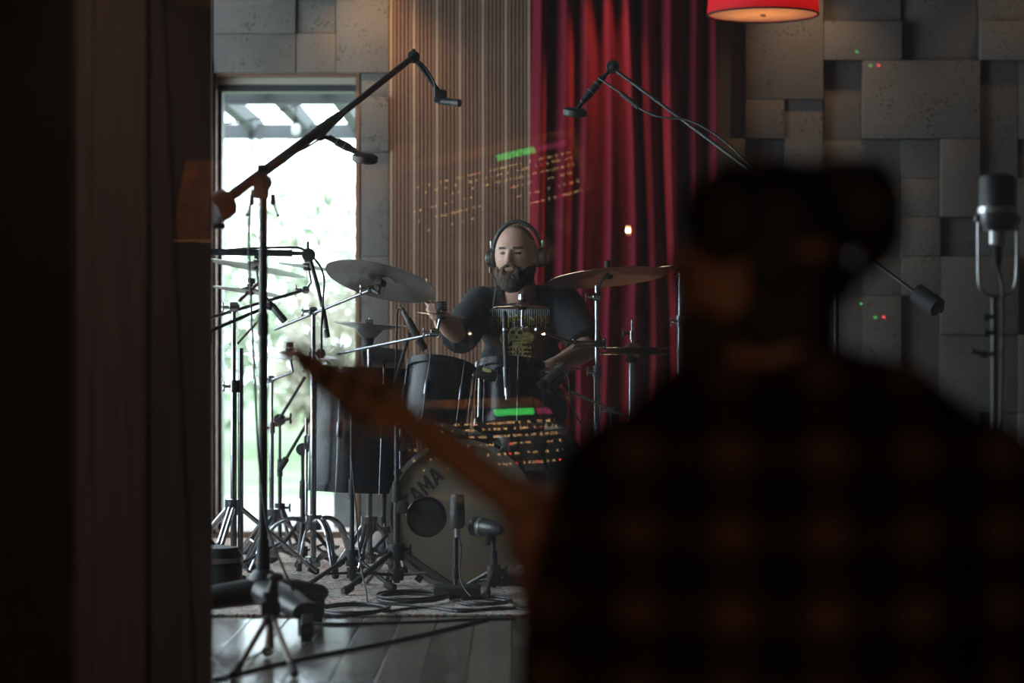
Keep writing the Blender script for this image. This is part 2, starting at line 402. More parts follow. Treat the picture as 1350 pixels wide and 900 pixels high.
shade_mat('shade_diffuser', (0.75, 0.62, 0.48), (0.8, 0.62, 0.42))
shade_mat('shade_linen', (0.55, 0.42, 0.28), (0.7, 0.48, 0.28), .5, True)
# ================================================================== the studio shell
WY = 11.80                                   # back wall plane
def bx(mb, x0, x1, y0, y1, z0, z1): return mb.box(((x0+x1)/2, (y0+y1)/2, (z0+z1)/2), (x1-x0, y1-y0, z1-z0))
fl = MB(); bx(fl, -3.2, 3.2, -3.2, 12.05, -0.20, -0.018)
floor = struct(fl.build('floor', 'groove_dark', smooth=False))
# planks run away from the window
PW, PL = 0.125, 1.25
pm = MB().rbox((0, 0, 0), (PW-0.0025, PL-0.0025, 0.018), 0.0025).mesh('plank'); pm.materials.append(MATS['plank'])
row = 0; x = -3.0+PW/2
while x < 3.0:
    y = 6.0 + (row*0.43 % 1.0)*PL - PL/2
    while y < 11.8:
        if y+PL/2 > 6.3 and not (y > 9.6 and abs(x) < 1.4):
            yc0, yc1 = y-PL/2, min(y+PL/2, 11.79)
            o = bpy.data.objects.new('plank', pm); COL.objects.link(o); o.parent = floor
            o.location = (x, (yc0+yc1)/2, -0.009); o.scale = (1, (yc1-yc0)/PL, 1)
        y += PL
    x += PW; row += 1
cf = MB(); bx(cf, -3.0, 3.0, -3.0, 5.9, -0.018, 0.0)
co_ = struct(cf.build('floor_carpet', 'drywall_dark', smooth=False)); co_.name = 'floor_control_room'
cl = MB(); bx(cl, -3.2, 3.2, -3.2, 12.05, 3.0, 3.15)
struct(cl.build('ceiling', 'ceiling_paint', smooth=False))
# door opening in the back wall
DX0, DX1, DZ1 = P(281, 0, WY).x, P(474, 0, WY).x, P(0, 97, WY).z
wb = MB(); bx(wb, -3.2, DX0, WY, 12.05, 0, 3.0); bx(wb, DX1, 3.2, WY, 12.05, 0, 3.0); bx(wb, DX0, DX1, WY, 12.05, DZ1, 3.0)
wall_back = struct(wb.build('wall_back', 'concrete_soft', smooth=False))
# left wall with a wide window opening, right wall, and the wall with the control-room glass
WY0, WY1, WZ0, WZ1 = 7.0, 11.5, .35, 2.85
wl = MB(); bx(wl, -3.2, -3.0, 6.3, WY0, 0, 3); bx(wl, -3.2, -3.0, WY1, 12.05, 0, 3); bx(wl, -3.2, -3.0, WY0, WY1, 0, WZ0); bx(wl, -3.2, -3.0, WY0, WY1, WZ1, 3)
struct(wl.build('wall_left', 'wall_plain', smooth=False))
wr = MB(); bx(wr, 3.0, 3.2, 6.3, 12.05, 0, 3)
struct(wr.build('wall_right', 'drywall_dark', smooth=False))
# window in the left wall (daylight)
w2 = bpy.data.objects.new('window_2', None); COL.objects.link(w2); w2.location = (-3.1, 9.25, .35); WL[w2] = V(w2.location); struct(w2)
WM = (WY0+WY1)/2
for a in ((WY0, WY0+.06, WZ0, WZ1), (WY1-.06, WY1, WZ0, WZ1), (WY0+.06, WY1-.06, WZ0, WZ0+.06), (WY0+.06, WY1-.06, WZ1-.06, WZ1), (WM-.03, WM+.03, WZ0+.06, WZ1-.06)):
    m = MB(); bx(m, -3.12, -3.04, *a); m.build('window_frame', 'frame_dark', w2, smooth=False)
for a in ((WY0+.06, WM-.03), (WM+.03, WY1-.06)):
    m = MB(); bx(m, -3.085, -3.079, a[0], a[1], WZ0+.06, WZ1-.06); m.build('pane', 'window_glass', w2, smooth=False)
# ------------------------------------------------------------------ glazed garden door
d1 = bpy.data.objects.new('door_1', None); COL.objects.link(d1); d1.location = ((DX0+DX1)/2, WY, 0); WL[d1] = V(d1.location); struct(d1, 'glazed garden door letting in bright daylight')
def dpart(nm, mt, x0, x1, y0, y1, z0, z1):
    m = MB(); bx(m, x0, x1, y0, y1, z0, z1); return m.build(nm, mt, d1, smooth=False)
px = pxm(WY)
SILL = P(0, 700, WY).z
dpart('casing', 'frame_wood', DX1-5*px, DX1, WY-.012, 12.04, 0, DZ1)
dpart('casing', 'frame_wood', DX0, DX0+4*px, WY-.012, 12.04, 0, DZ1)
dpart('casing', 'frame_wood', DX0+4*px, DX1-5*px, WY-.012, 12.04, DZ1-.012, DZ1)
dpart('threshold', 'frame_wood', DX0+4*px, DX1-5*px, WY-.03, 12.04, -.016, SILL)
dpart('head_trim', 'frame_pale', DX0+4*px, DX1-5*px, WY+.06, 12.0, DZ1-.012-9*px, DZ1-.012)
dpart('frame_rail', 'frame_dark', DX0+4*px, DX1-5*px, WY+.08, 11.99, DZ1-.012-18*px, DZ1-.012-9*px)
dpart('frame_stile', 'frame_dark', DX0+4*px, DX0+9*px, WY+.08, 11.99, SILL, DZ1-.012-18*px)
dpart('frame_stile', 'frame_dark', DX1-7*px, DX1-5*px, WY+.08, 11.99, SILL, DZ1-.012-18*px)
dpart('pane', 'window_glass', DX0+9*px, DX1-7*px, WY+.14, WY+.148, SILL, DZ1-.012-18*px)
# ------------------------------------------------------------------ acoustic panels, each a block of its own depth
PANELS = {}
def panel(x0, x1, y0, y1, dep):
    """pixel rectangle measured on the wall, dep = how proud it stands (m)"""
    a, b = P(x0, y0, WY-.04), P(x1, y1, WY-.04)
    X0, X1, Z1, Z0 = a.x, b.x, min(a.z, 2.99), max(b.z, 0.002)
    g = .0012
    m = MB().rbox((0, 0, 0), (X1-X0-g*2, dep, Z1-Z0-g*2), .003)
    me = m.mesh('acoustic_panel'); me.materials.append(MATS['concrete']); smooth_me(me, 30)
    o = bpy.data.objects.new('acoustic_panel', me); COL.objects.link(o); o.parent = wall_back
    o.location = ((X0+X1)/2, WY-dep/2, (Z0+Z1)/2)
cx = [930, 981.5, 1033, 1084.5, 1136, 1187.5, 1239, 1290.5, 1342, 1393.5, 1445]
ry = [-126, -74, -22.5, 29, 80.5, 132, 183.5, 235, 286.5, 338, 389.5, 441, 492.5, 544, 595.5, 647]
used = set()
LV = [.022, .042, .062, .082]
def pg(c0, c1, r0, r1, lv):
    panel(cx[c0], cx[c1], ry[r0], ry[r1], LV[lv])
    for c in range(c0, c1):
        for r in range(r0, r1): used.add((c, r))
for a in ((3,5,3,4,3), (4,7,4,6,3), (3,4,4,6,0), (7,8,4,7,1), (5,7,1,4,0), (7,10,3,4,3), (3,5,1,3,1), (1,3,2,5,3), (1,2,5,6,3), (2,3,5,7,2), (1,2,6,8,0),
          (3,5,6,7,0), (5,6,6,7,1), (6,7,6,8,3), (5,6,7,8,1), (5,6,8,9,2), (6,7,8,9,0), (7,8,7,9,0), (6,8,9,11,2), (5,6,9,10,2), (4,5,10,12,2), (5,6,10,13,0),
          (6,8,11,13,1), (4,5,12,13,0), (6,7,13,14,2), (7,8,13,15,0), (8,10,4,6,1), (8,9,6,9,0), (8,10,9,11,0), (8,10,11,13,2), (3,4,7,10,1), (4,5,7,9,0), (4,5,9,10,1),
          (3,4,10,13,1), (0,1,2,6,0), (7,10,1,3,1)):
    pg(*a)
rnd = random.Random(3)
for r in range(len(ry)-1):
    for c in range(len(cx)-1):
        if (c, r) in used: continue
        w_ = 2 if (c+1 < len(cx)-1 and (c+1, r) not in used and rnd.random() < .5) else 1
        h_ = 2 if r+1 < len(ry)-1 and all((c+k, r+1) not in used for k in range(w_)) and rnd.random() < .5 else 1
        pg(c, c+w_, r, r+h_, rnd.choice([0, 1, 2, 3]))
# around the door
for a in ((281, 390, -126, 45, .05), (390, 443, -126, -2, .05), (390, 443, -2, 44, .03), (443, 513, -126, 96, .045), (281, 390, 45, 96, .05), (390, 443, 44, 96, .045),
          (476, 513, 96, 127.5, .03), (476, 513, 127.5, 200, .055), (476, 513, 200, 338, .04), (476, 513, 338, 492, .04), (476, 513, 492, 600, .055), (476, 513, 600, 775, .045),
          (180, 280, -126, 80, .04), (180, 280, 80, 300, .06), (180, 280, 300, 560, .04), (180, 280, 560, 775, .05)):
    panel(*a)
for k, x0 in enumerate((930, 1033, 1136, 1239, 1342)):
    panel(x0, x0+103, 647, 776, LV[k % 3])
# ------------------------------------------------------------------ vertical slat cladding
s0, s1 = P(513, 0, WY-.03).x, P(745, 0, WY-.03).x
m = MB(); bx(m, s0, s1, WY-.012, WY, 0, 2.99)
sl = m.build('slat_backing', 'slat_felt', wall_back, smooth=False)
n_sl = 46; pitch = (s1-s0)/n_sl
me_a = MB().box((0, 0, 0), (pitch*.56, .022, 2.98)).mesh('slat'); me_a.materials.append(MATS['slat_brown'])
me_b = MB().box((0, 0, 0), (pitch*.72, .024, 2.98)).mesh('slat'); me_b.materials.append(MATS['slat_tan'])
for i in range(n_sl):
    o = bpy.data.objects.new('slat', me_b if i % 6 == 0 else me_a); COL.objects.link(o); o.parent = wall_back
    o.location = (s0+pitch*(i+.5), WY-.023, 1.494)
# ------------------------------------------------------------------ curtain
m = MB(); NX, NZ = 260, 40; pts = []
X0, X1 = P(699, 0, 11.55).x, P(946, 0, 11.55).x
rc = random.Random(11); ks = [(rc.uniform(52, 66), rc.uniform(0, 6)), (rc.uniform(85, 100), rc.uniform(0, 6)), (rc.uniform(22, 30), rc.uniform(0, 6))]
for j in range(NZ+1):
    z = .015 + (2.97-.015)*j/NZ
    for i in range(NX+1):
        u = i/NX; xx = X0+(X1-X0)*u
        fall = .75+.25*(1-j/NZ)
        ph = xx+.012*math.sin(z*1.7+u*5)
        yv = .068*math.sin(ph*ks[0][0]+ks[0][1])+.014*math.sin(ph*ks[1][0]+ks[1][1]+z*.6)+.020*math.sin(ph*ks[2][0]+ks[2][1])
        pts.append(V((xx + .012*math.sin(z*2+u*9)*(1-u)*u*4 - (.035*u*(z/2.97)-.02)*(u > .8)*(u-.8)*5, 11.60+yv*fall, z)))
fs = [(j*(NX+1)+i, j*(NX+1)+i+1, (j+1)*(NX+1)+i+1, (j+1)*(NX+1)+i) for j in range(NZ) for i in range(NX)]
m.add(pts, fs)
cur = m.build('curtain', 'velvet', base=(P(820, 0, 11.6).x, 11.6, 0.015), ang=180)
sol = cur.modifiers.new('solid', 'SOLIDIFY'); sol.thickness = .004
tag(cur, 'deep red velvet curtain hanging in folds behind the drummer', 'curtain')
# ------------------------------------------------------------------ splayed reveal and the two panes towards the control room
NY, FY = 5.55, 6.30
NXr, FXr = -1.001, -.779
def rev_y(pxx): return 2.644/(.296-(pxx-675)/F)
def rev_x(y): return -2.644+.296*y
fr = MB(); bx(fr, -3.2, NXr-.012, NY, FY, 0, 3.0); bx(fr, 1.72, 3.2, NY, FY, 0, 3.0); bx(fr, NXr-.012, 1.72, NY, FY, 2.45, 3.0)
wf = struct(fr.build('wall_front', 'drywall_dark', smooth=False))
edges = [100, 122, 195, 281]; off = .006
for k in range(3):
    ya, yb = rev_y(edges[k]), rev_y(edges[k+1])
    g = .004
    poly = [(rev_x(ya+g), ya+g), (rev_x(yb-g), yb-g), (rev_x(yb-g)-.03, yb-g+.008), (rev_x(ya+g)-.03, ya+g+.008)]
    MB().prism(poly, 0.001, 2.45).build('reveal_board', 'reveal_wood', wf, smooth=False)
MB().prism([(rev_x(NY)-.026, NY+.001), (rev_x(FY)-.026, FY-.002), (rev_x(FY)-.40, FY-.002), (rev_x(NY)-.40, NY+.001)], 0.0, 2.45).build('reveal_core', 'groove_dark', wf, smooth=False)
w1 = bpy.data.objects.new('window_1', None); COL.objects.link(w1); w1.location = (.4, 5.95, 0); WL[w1] = V(w1.location); struct(w1, 'double control-room window, one pane upright and one leaning')
YAW = .030
YA = 5.92; TB = math.radians(6.1); ZB, YB = 1.772, 6.005
nA = V((-math.sin(YAW), -math.cos(YAW), 0))
nB = V((-math.sin(YAW)*math.cos(TB), -math.cos(YAW)*math.cos(TB), -math.sin(TB)))
cA = V((rev_x(YA), YA, 0)); cB = V((rev_x(YB), YB, ZB))
def on_plane(c, n, x, z): return V((x, c.y-((x-c.x)*n.x+(z-c.z)*n.z)/n.y, z))
for c, n in ((cA, nA), (cB, nB)):
    pts = [on_plane(c, n, -.97 if z < 1 else -1.0, z) for z in (.0, 2.45)]
    a = on_plane(c, n, rev_x(c.y)-.02, .004); b = on_plane(c, n, 1.71, .004); cc = on_plane(c, n, 1.71, 2.445); dd = on_plane(c, n, rev_x(c.y)-.02, 2.445)
    t = n*-.008
    MB().add([a, b, cc, dd, a+t, b+t, cc+t, dd+t], [(0,1,2,3), (7,6,5,4), (0,4,5,1), (1,5,6,2), (2,6,7,3), (3,7,4,0)]).build('pane', 'veiled_glass', w1, smooth=False)
def reflect(p, c, n): return p - n*(2*(p-c).dot(n))
# gasket where the leaning pane meets the reveal
g0 = [V((rev_x(y), y, z)) for y, z in ((on_plane(cB, nB, rev_x(YB), 2.44).y, 2.44), (on_plane(cB, nB, rev_x(YB), .004).y, .004))]
MB().cyl(g0[0], g0[1], .0035).build('gasket', 'groove_dark', w1)
g1 = rev_y(195)
MB().cyl((rev_x(g1), g1, .004), (rev_x(g1), g1, 2.44), .007).build('gasket', 'groove_dark', w1)
# ------------------------------------------------------------------ control room shell (dark)
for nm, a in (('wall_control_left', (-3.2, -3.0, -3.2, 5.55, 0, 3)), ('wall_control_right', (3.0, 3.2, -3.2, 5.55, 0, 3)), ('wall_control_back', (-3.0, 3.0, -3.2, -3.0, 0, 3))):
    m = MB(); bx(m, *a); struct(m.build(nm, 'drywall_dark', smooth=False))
# ------------------------------------------------------------------ rug
m = MB(); rz = .010
X0, X1, Y0, Y1 = -1.9, 1.9, 8.17, 11.45
m.rbox(((X0+X1)/2, (Y0+Y1)/2, rz/2+.0005), (X1-X0, Y1-Y0, rz-.001), .003)
tag(m.build('rug', 'rug', base=(0, 9.8, 0), smooth=False), 'faded patterned rug in cream and red under the drum kit', 'rug')
RZ = .0105
# ------------------------------------------------------------------ lamps
pc = P(1006, 20, 10.8); R = 73*pxm(10.8)
lamp = thing('pendant_lamp', 'round red pleated pendant lamp hanging above the guitarist', 'lamp', (pc.x, pc.y, pc.z))
m = MB(); NS = 180; pr = []
for j, (rr, zz) in enumerate(((R, 0), (R*.985, .05), (R*.93, .16), (R*.84, .30))):
    for i in range(NS):
        a = 2*math.pi*i/NS; q = rr+(.0028 if i % 2 else -.0028)
        pr.append(V((pc.x+q*math.cos(a), pc.y+q*math.sin(a), pc.z+zz)))
m.add(pr, [(j*NS+i, j*NS+(i+1) % NS, (j+1)*NS+(i+1) % NS, (j+1)*NS+i) for j in range(3) for i in range(NS)])
m.build('lamp_shade', 'shade_red', lamp, ang=180)
tor = [(R+.004*math.cos(a), .004*math.sin(a)) for a in [i*math.pi/4 for i in range(8)]]
MB().lathe(tor, Matrix.Translation(pc), 64, closed=True).build('rim_trim', 'slat_felt', lamp)
MB().lathe([(0, .004), (R*.965, .004), (R*.965, .007), (0, .007)], Matrix.Translation(pc), 64).build('diffuser', 'shade_diffuser', lamp)
MB().lathe([(0, -.008), (.012, -.006), (.012, .008), (0, .008)], Matrix.Translation(pc), 16).build('finial', 'dark_chrome', lamp)
MB().cyl((pc.x, pc.y, pc.z+.28), (pc.x, pc.y, 2.985), .004).build('cord', 'black_cable', lamp)
l = light('pendant_bulb', 'POINT', (pc.x, pc.y, pc.z+.14), 8, WARM, shadow_soft_size=.05); l.parent = None
# recessed warm spots washing the back wall
for i, (pxx, yy, en, nm) in enumerate(((487, 11.5, 75, 'warm recessed ceiling spot above the garden door wall'), (797, 11.38, 95, 'warm recessed ceiling spot above the red curtain'), (1078, 11.45, 36, 'warm recessed ceiling spot behind the red pendant lamp'), (1345, 11.5, 9, 'warm recessed ceiling spot at the right end of the panel wall'))):
    x = P(pxx, 0, yy).x
    t = thing('ceiling_spot', nm, 'spotlight', (x, yy, 2.985), 'recessed ceiling spots')
    MB().lathe([(.05, 2.985), (.058, 2.982), (.058, 2.999), (.05, 2.999)], Matrix.Translation((x, yy, 0)), 24, closed=True).build('trim_ring', 'dark_chrome', t)
    MB().lathe([(0, 2.992), (.048, 2.992), (.048, 2.998), (0, 2.998)], Matrix.Translation((x, yy, 0)), 24).build('lens', 'shade_diffuser', t)
    light('spot_beam', 'SPOT', (x, yy, 2.975), en, WARM, spot_size=math.radians(56 if i == 1 else 90), spot_blend=.9, shadow_soft_size=.03)
# ------------------------------------------------------------------ garden outside
m = MB(); bx(m, -12, 12, 12.06, 15.8, -.16, -.06)
struct(m.build('ground_patio', 'patio', smooth=False))
m = MB(); bx(m, -30, 30, 15.8, 60, -.20, -.08)
struct(m.build('ground_lawn', 'lawn', smooth=False))
pg_ = thing('pergola', 'grey timber pergola over the patio outside the garden door', 'pergola', (-1.2, 14.2, -.06))
for (yy, pya, pyb, nm) in ((13.0, 120, 137, 'beam'), (15.4, 164, 183, 'beam')):
    m = MB(); bx(m, -4.4, 2.4, yy-.05, yy+.05, P(0, pyb, yy).z, P(0, pya, yy).z); m.build(nm, 'pergola', pg_, smooth=False)
for k in range(-7, 10):
    xx = P(352, 0, 13).x + k*.335
    m = MB(); bx(m, xx-.035, xx+.035, 12.2, 15.8, P(0, 120, 13).z+.002, P(0, 120, 13).z+.10); m.build('rafter', 'pergola', pg_, smooth=False)
for xx in (-4.2, 2.2):
    for yy in (13.0, 15.4):
        m = MB(); bx(m, xx-.06, xx+.06, yy-.06, yy+.06, -.06, P(0, 137, yy).z); m.build('post', 'pergola', pg_, smooth=False)
sg = thing('string_light', 'string of bare bulbs on a black cord under the pergola', 'string lights', P(360, 160, 14.0))
cp = smoothpath([P(200, 172, 14), P(290, 163, 14), P(331, 158, 14), P(360, 150, 14), P(390, 139, 14), P(440, 122, 14), P(520, 100, 14)], 5)
MB().tube(cp, .006, 6).build('cord', 'black_cable', sg)
for (bxx, by0, by1, by2) in ((390, 139, 163, 176), (331, 158, 184, 196)):
    b_ = MB().cyl(P(bxx, by0, 14), P(bxx, by1-8, 14), .004, seg=6).cyl(P(bxx, by1-9, 14), P(bxx, by1, 14), .016, seg=10).build('socket', 'black_rubber', sg)
    MB().ell(P(bxx, (by1+by2)/2+1, 14), (.026, .026, .036)).build('bulb', 'bulb_glass', b_)
m = MB().rbox(P(455, 668, 12.7), (.10, .3, .2), .01)
o = m.build('concrete_block', 'concrete_soft', base=P(455, 694, 12.7)); tag(o, 'low grey concrete block on the patio beside the door', 'block')
# shrubs beyond the lawn, each a cloud of leaf cards round a stem
def shrub(loc, h, r, mt, label, seed, n=700):
    rr = random.Random(seed)
    t = thing('garden_shrub', label, 'shrub', loc, 'shrubs across the lawn')
    MB().tube([V(loc), V(loc)+V((.05, 0, h*.35)), V(loc)+V((-.03, .05, h*.8))], [.06, .045, .015], 7).build('stem', 'tripod_wood', t)
    m = MB()
    for _ in range(n):
        a, b_, q = rr.uniform(0, 6.283), rr.uniform(-1, 1), rr.random()**.4
        s_ = math.sqrt(1-b_*b_); c = V(loc)+V((r*q*s_*math.cos(a), r*q*s_*math.sin(a), h*.55+h*.5*q*b_))
        q_ = Quaternion((rr.uniform(-1, 1), rr.uniform(-1, 1), rr.uniform(-1, 1), rr.uniform(-1, 1))).normalized(); L_ = rr.uniform(.05, .11)
        m.add([c+q_ @ V(p) for p in ((-L_, 0, 0), (0, -L_*.5, 0), (L_, 0, .02), (0, L_*.5, 0))], [(0, 1, 2, 3)])
    o = m.build('foliage', mt, t, smooth=False); o['kind'] = 'stuff'
for k, (xx, yy, h, r, mt, lb) in enumerate(((-3.1, 23, 2.1, .9, 'leaf', 'green leafy shrub at the left of the garden view'), (-2.1, 25, 2.6, 1.0, 'leaf', 'taller green shrub in the middle of the garden view'),
        (-1.55, 22, 1.5, .7, 'dry_leaf', 'low dry-leaved shrub at the right of the garden view'), (-2.7, 30, 3.6, 1.3, 'dry_leaf', 'tall pale bush far behind the green shrubs'))):
    shrub((xx, yy, -.08), h, r, mt, lb, 40+k)
# ================================================================== drums
def drum(name, label, c, n, r, h, shell='black_gloss', hoop='black_gloss', nl=8, legs=False, cat='drum', head='drumhead_clear', bottom_head='drumhead_clear', a0=0.0, group=None):
    n = V(n).normalized(); c = V(c); M = frame_z(n, c)
    t = thing(name, label, cat, (c.x, c.y, c.z-h/2 if not legs else RZ), group)
    MB().lathe([(r, -h/2), (r, h/2), (r-.008, h/2), (r-.008, -h/2)], M, 56, closed=True).build('shell', shell, t)
    for s, hd in ((1, head), (-1, bottom_head)):
        z = s*h/2
        q = [(r+.004, z-s*.010), (r+.013, z-s*.010), (r+.013, z+s*.016), (r+.006, z+s*.016), (r+.004, z+s*.004)]
        MB().lathe(q, M, 56, closed=True).build('hoop', hoop, t)
        MB().lathe([(0, z+s*.003), (r+.002, z+s*.003), (r+.002, z+s*.001), (0, z+s*.001)], M, 48).build('drumhead', hd, t)
    for i in range(nl):
        a = a0+2*math.pi*i/nl; d = V((math.cos(a), math.sin(a), 0)); rot = M.to_3x3() @ Matrix.Rotation(a, 3, 'Z')
        lg = MB().rbox(M @ (d*(r+.010)), (.014, .013, min(.06, h*.28)), .004, rot).build('lug', 'dark_chrome', t)
        for s in (1, -1): MB().cyl(M @ (d*(r+.012)+V((0, 0, s*min(.03, h*.14)))), M @ (d*(r+.012)+V((0, 0, s*(h/2+.018)))), .0028, seg=8).build('tension_rod', 'dark_chrome', lg)
    if legs:
        for i in range(3):
            a = a0+.35+2*math.pi*i/3; d = V((math.cos(a), math.sin(a), 0)); p = c+d*(r+.022)
            MB().tube([p+V((0, 0, .05)), V((p.x, p.y, .18)), V((p.x, p.y, .12))+d*.015, V((p.x, p.y, RZ+.02))+d*.03], .006, 10).build('leg', 'chrome', t)
            MB().cyl(V((p.x, p.y, RZ))+d*.03, V((p.x, p.y, RZ+.03))+d*.03, .012).build('rubber_foot', 'black_rubber', t)
            MB().rbox(c+d*(r+.016)+V((0, 0, -.05)), (.03, .03, .06), .006, Matrix.Rotation(a, 3, 'Z')).build('leg_bracket', 'chrome', t)
    return t
# bass drum, front head towards the window
BC = P(608, 678, 9.15); BR = .272; BD = .40
bass = thing('bass_drum', 'black bass drum with a cream front head carrying a block-letter logo', 'drum', (BC.x, BC.y+BD/2, RZ))
Mb = Matrix.Translation(BC+V((0, BD/2, 0))) @ Matrix.Rotation(math.pi/2, 4, 'X')      # local +z points at the camera (-Y)
MB().lathe([(BR, -BD/2), (BR, BD/2), (BR-.008, BD/2), (BR-.008, -BD/2)], Mb, 72, closed=True).build('shell', 'black_gloss', bass)
for s in (1, -1):
    z = s*BD/2
    MB().lathe([(BR-.004, z-s*.014), (BR+.012, z-s*.014), (BR+.012, z+s*.026), (BR-.006, z+s*.026)], Mb, 72, closed=True).build('hoop', 'mic_silver' if s > 0 else 'black_gloss', bass)
    MB().lathe([(0, z+s*.006), (BR, z+s*.006), (BR, z+s*.003), (0, z+s*.003)], Mb, 64).build('drumhead', 'drumhead_cream', bass)
for i in range(8):
    a = .2+2*math.pi*i/8; d = V((math.cos(a), math.sin(a), 0)); rot = Mb.to_3x3() @ Matrix.Rotation(a, 3, 'Z')
    for s in (1, -1):
        MB().rbox(Mb @ (d*(BR+.010)+V((0, 0, s*BD*.22))), (.022, .018, .06), .005, rot).build('lug', 'chrome', bass)
    m = MB(); m.cyl(Mb @ (d*(BR+.018)+V((0, 0, -BD/2-.02))), Mb @ (d*(BR+.018)+V((0, 0, BD/2+.02))), .0035, seg=8); m.build('tension_rod', 'chrome', bass)
    MB().rbox(Mb @ (d*(BR+.014)+V((0, 0, BD/2+.016))), (.03, .028, .022), .004, rot).build('claw', 'black_paint', bass)
for s in (-1, 1):
    a = BC+V((s*.24, .14, -.12)); MB().tube([a, V((BC.x+s*.36, BC.y+.04, RZ+.006))], .007).build('spur', 'chrome', bass)
# block lettering on the head, running up to the right
def glyphs():
    T = [[(0, 1), (.9, 1), (.9, .78), (.58, .78), (.58, 0), (.32, 0), (.32, .78), (0, .78)]]
    A = [[(0, 0), (.27, 0), (.36, .24), (.36, .42), (.43, .42), (.5, .72), (.60, .42), (.64, .42), (.64, .24), (.73, 0), (1, 0), (.66, 1), (.34, 1)]]
    M_ = [[(0, 0), (.25, 0), (.25, .6), (.5, .2), (.75, .6), (.75, 0), (1, 0), (1, 1), (.76, 1), (.5, .56), (.24, 1), (0, 1)]]
    return [(T, .95), (A, 1.02), (M_, 1.08), (A, 1.02)]
logo = MB(); ang = math.atan2(665-613, 588-535); sc_ = 19.5*pxm(9.15)
ox = 0
u = V((math.cos(ang), 0, math.sin(ang))); v_ = V((-math.sin(ang), 0, math.cos(ang)))
base = P(539, 677, 9.15); bmx = bmesh.new()
for g, adv in glyphs():
    for poly in g:
        # A needs a counter: drawn as two legs, a bar and an apex
        if len(poly) == 13:
            polys = [[(0, 0), (.27, 0), (.58, 1), (.34, 1)], [(.73, 0), (1, 0), (.66, 1), (.42, 1)], [(.22, .2), (.78, .2), (.74, .38), (.26, .38)]]
        elif len(poly) == 12:
            polys = [[(0, 0), (.25, 0), (.25, 1), (0, 1)], [(.75, 0), (1, 0), (1, 1), (.75, 1)], [(.2, 1), (.25, .62), (.5, .2), (.5, .52)], [(.8, 1), (.5, .52), (.5, .2), (.75, .62)]]
        else:
            polys = [[(0, .78), (.9, .78), (.9, 1), (0, 1)], [(.32, 0), (.58, 0), (.58, .8), (.32, .8)]]
        for k, pl in enumerate(polys):
            y = BC.y-.0075-.0002*k
            pts = [base+u*((ox+x*.82+.12*yy)*sc_)+v_*(yy*sc_*1.12) for x, yy in pl]
            for p in pts: p.y = y
            back = [p+V((0, .001, 0)) for p in pts]; nn = len(pts)
            logo.add(pts+back, [tuple(range(nn)), tuple(reversed(range(nn, 2*nn)))]+[(i, (i+1) % nn, nn+(i+1) % nn, nn+i) for i in range(nn)])
    ox += adv*.86
logo.build('logo', 'logo_black', bass, smooth=False, label='black block-letter logo TAMA')
# toms, floor tom, snare
drum('rack_tom', 'glossy black rack tom below the big ride cymbal', P(577, 524, 9.45), (.12, .30, .95), .124, .235, nl=6, a0=-1.9)
drum('rack_tom', 'glossy black rack tom in front of the drummer\'s print shirt', P(672, 522, 9.5), (.02, .26, .96), .126, .225, nl=6, a0=-1.35)
drum('floor_tom', 'large glossy black floor tom behind the guitar headstock', P(480, 566, 9.80), (.035, .02, 1), .2125, .467, nl=8, legs=True, a0=-1.2)
drum('snare_drum', 'chrome-lugged snare drum low between the drummer\'s knees', P(690, 588, 9.86), (0, -.06, 1), .165, .13, shell='dark_chrome', hoop='chrome', nl=10, head='white_plastic')
# ================================================================== cymbals
def cymbal(label, c, roll, s, r, mt='cymbal_bronze', invert=False, group=None, name='cymbal', bell=.22, bow=.10):
    n = V((math.sin(math.radians(roll)), s, math.cos(math.radians(roll)))).normalized()
    if invert: n = -n
    M = Matrix.Translation((0, 0, 0)) @ V((0, 0, 1)).rotation_difference(n).to_matrix().to_4x4()
    th = .0016; hb = r*bow; top = []
    for k in range(15):
        u = k/14; rr = .006+(r-.006)*u
        z = hb*(1-(rr/r)**1.5)*.62 + (hb*.75*(max(0, 1-(rr/(r*bell))**2))**.6 if rr < r*bell else 0)
        top.append((rr, z))
    prof = top + [(q[0], q[1]-th) for q in reversed(top)]
    z0 = top[0][1]
    prof = [(a, b-z0*0.5) for a, b in prof]
    m = MB().lathe(prof, M, 72, closed=True)
    for p in m.v: p += V(c)
    o = m.build(name, mt, base=c, ang=30)
    tag(o, label, 'cymbal', group)
    return V(c), n
def felt(parent, c, n, up=.03, dn=.02, wing=True):      # top nut, felts and sleeve round a cymbal
    n = V(n) if n[2] > 0 else -V(n)
    c = V(c)
    MB().cyl(c-n*dn, c+n*up*1.6, .004, seg=8).build('threaded_rod', 'chrome', parent)
    MB().cyl(c+n*.010, c+n*.020, .018, .016).build('felt_washer', 'black_rubber', parent)
    MB().cyl(c-n*.022, c-n*.010, .016, .018).build('felt_washer', 'black_rubber', parent)
    if wing:
        x = n.orthogonal().normalized(); q = c+n*(up+.004)
        MB().cyl(c+n*.020, c+n*(up+.006), .008, seg=10).rbox(q+x*.012, (.012, .006, .022), .002).rbox(q-x*.012, (.012, .006, .022), .002).build('wing_nut', 'chrome', parent)
def wing(parent, p, d=(1, 0, 0), s=1.0, mt='chrome'):
    p = V(p); d = V(d).normalized()
    MB().cyl(p, p+d*.022*s, .006*s, seg=8).ell(p+d*.026*s+V((0, 0, .010*s)), (.005*s, .005*s, .011*s), seg=8, rings=6).ell(p+d*.026*s-V((0, 0, .010*s)), (.005*s, .005*s, .011*s), seg=8, rings=6).build('wing_screw', mt, parent)
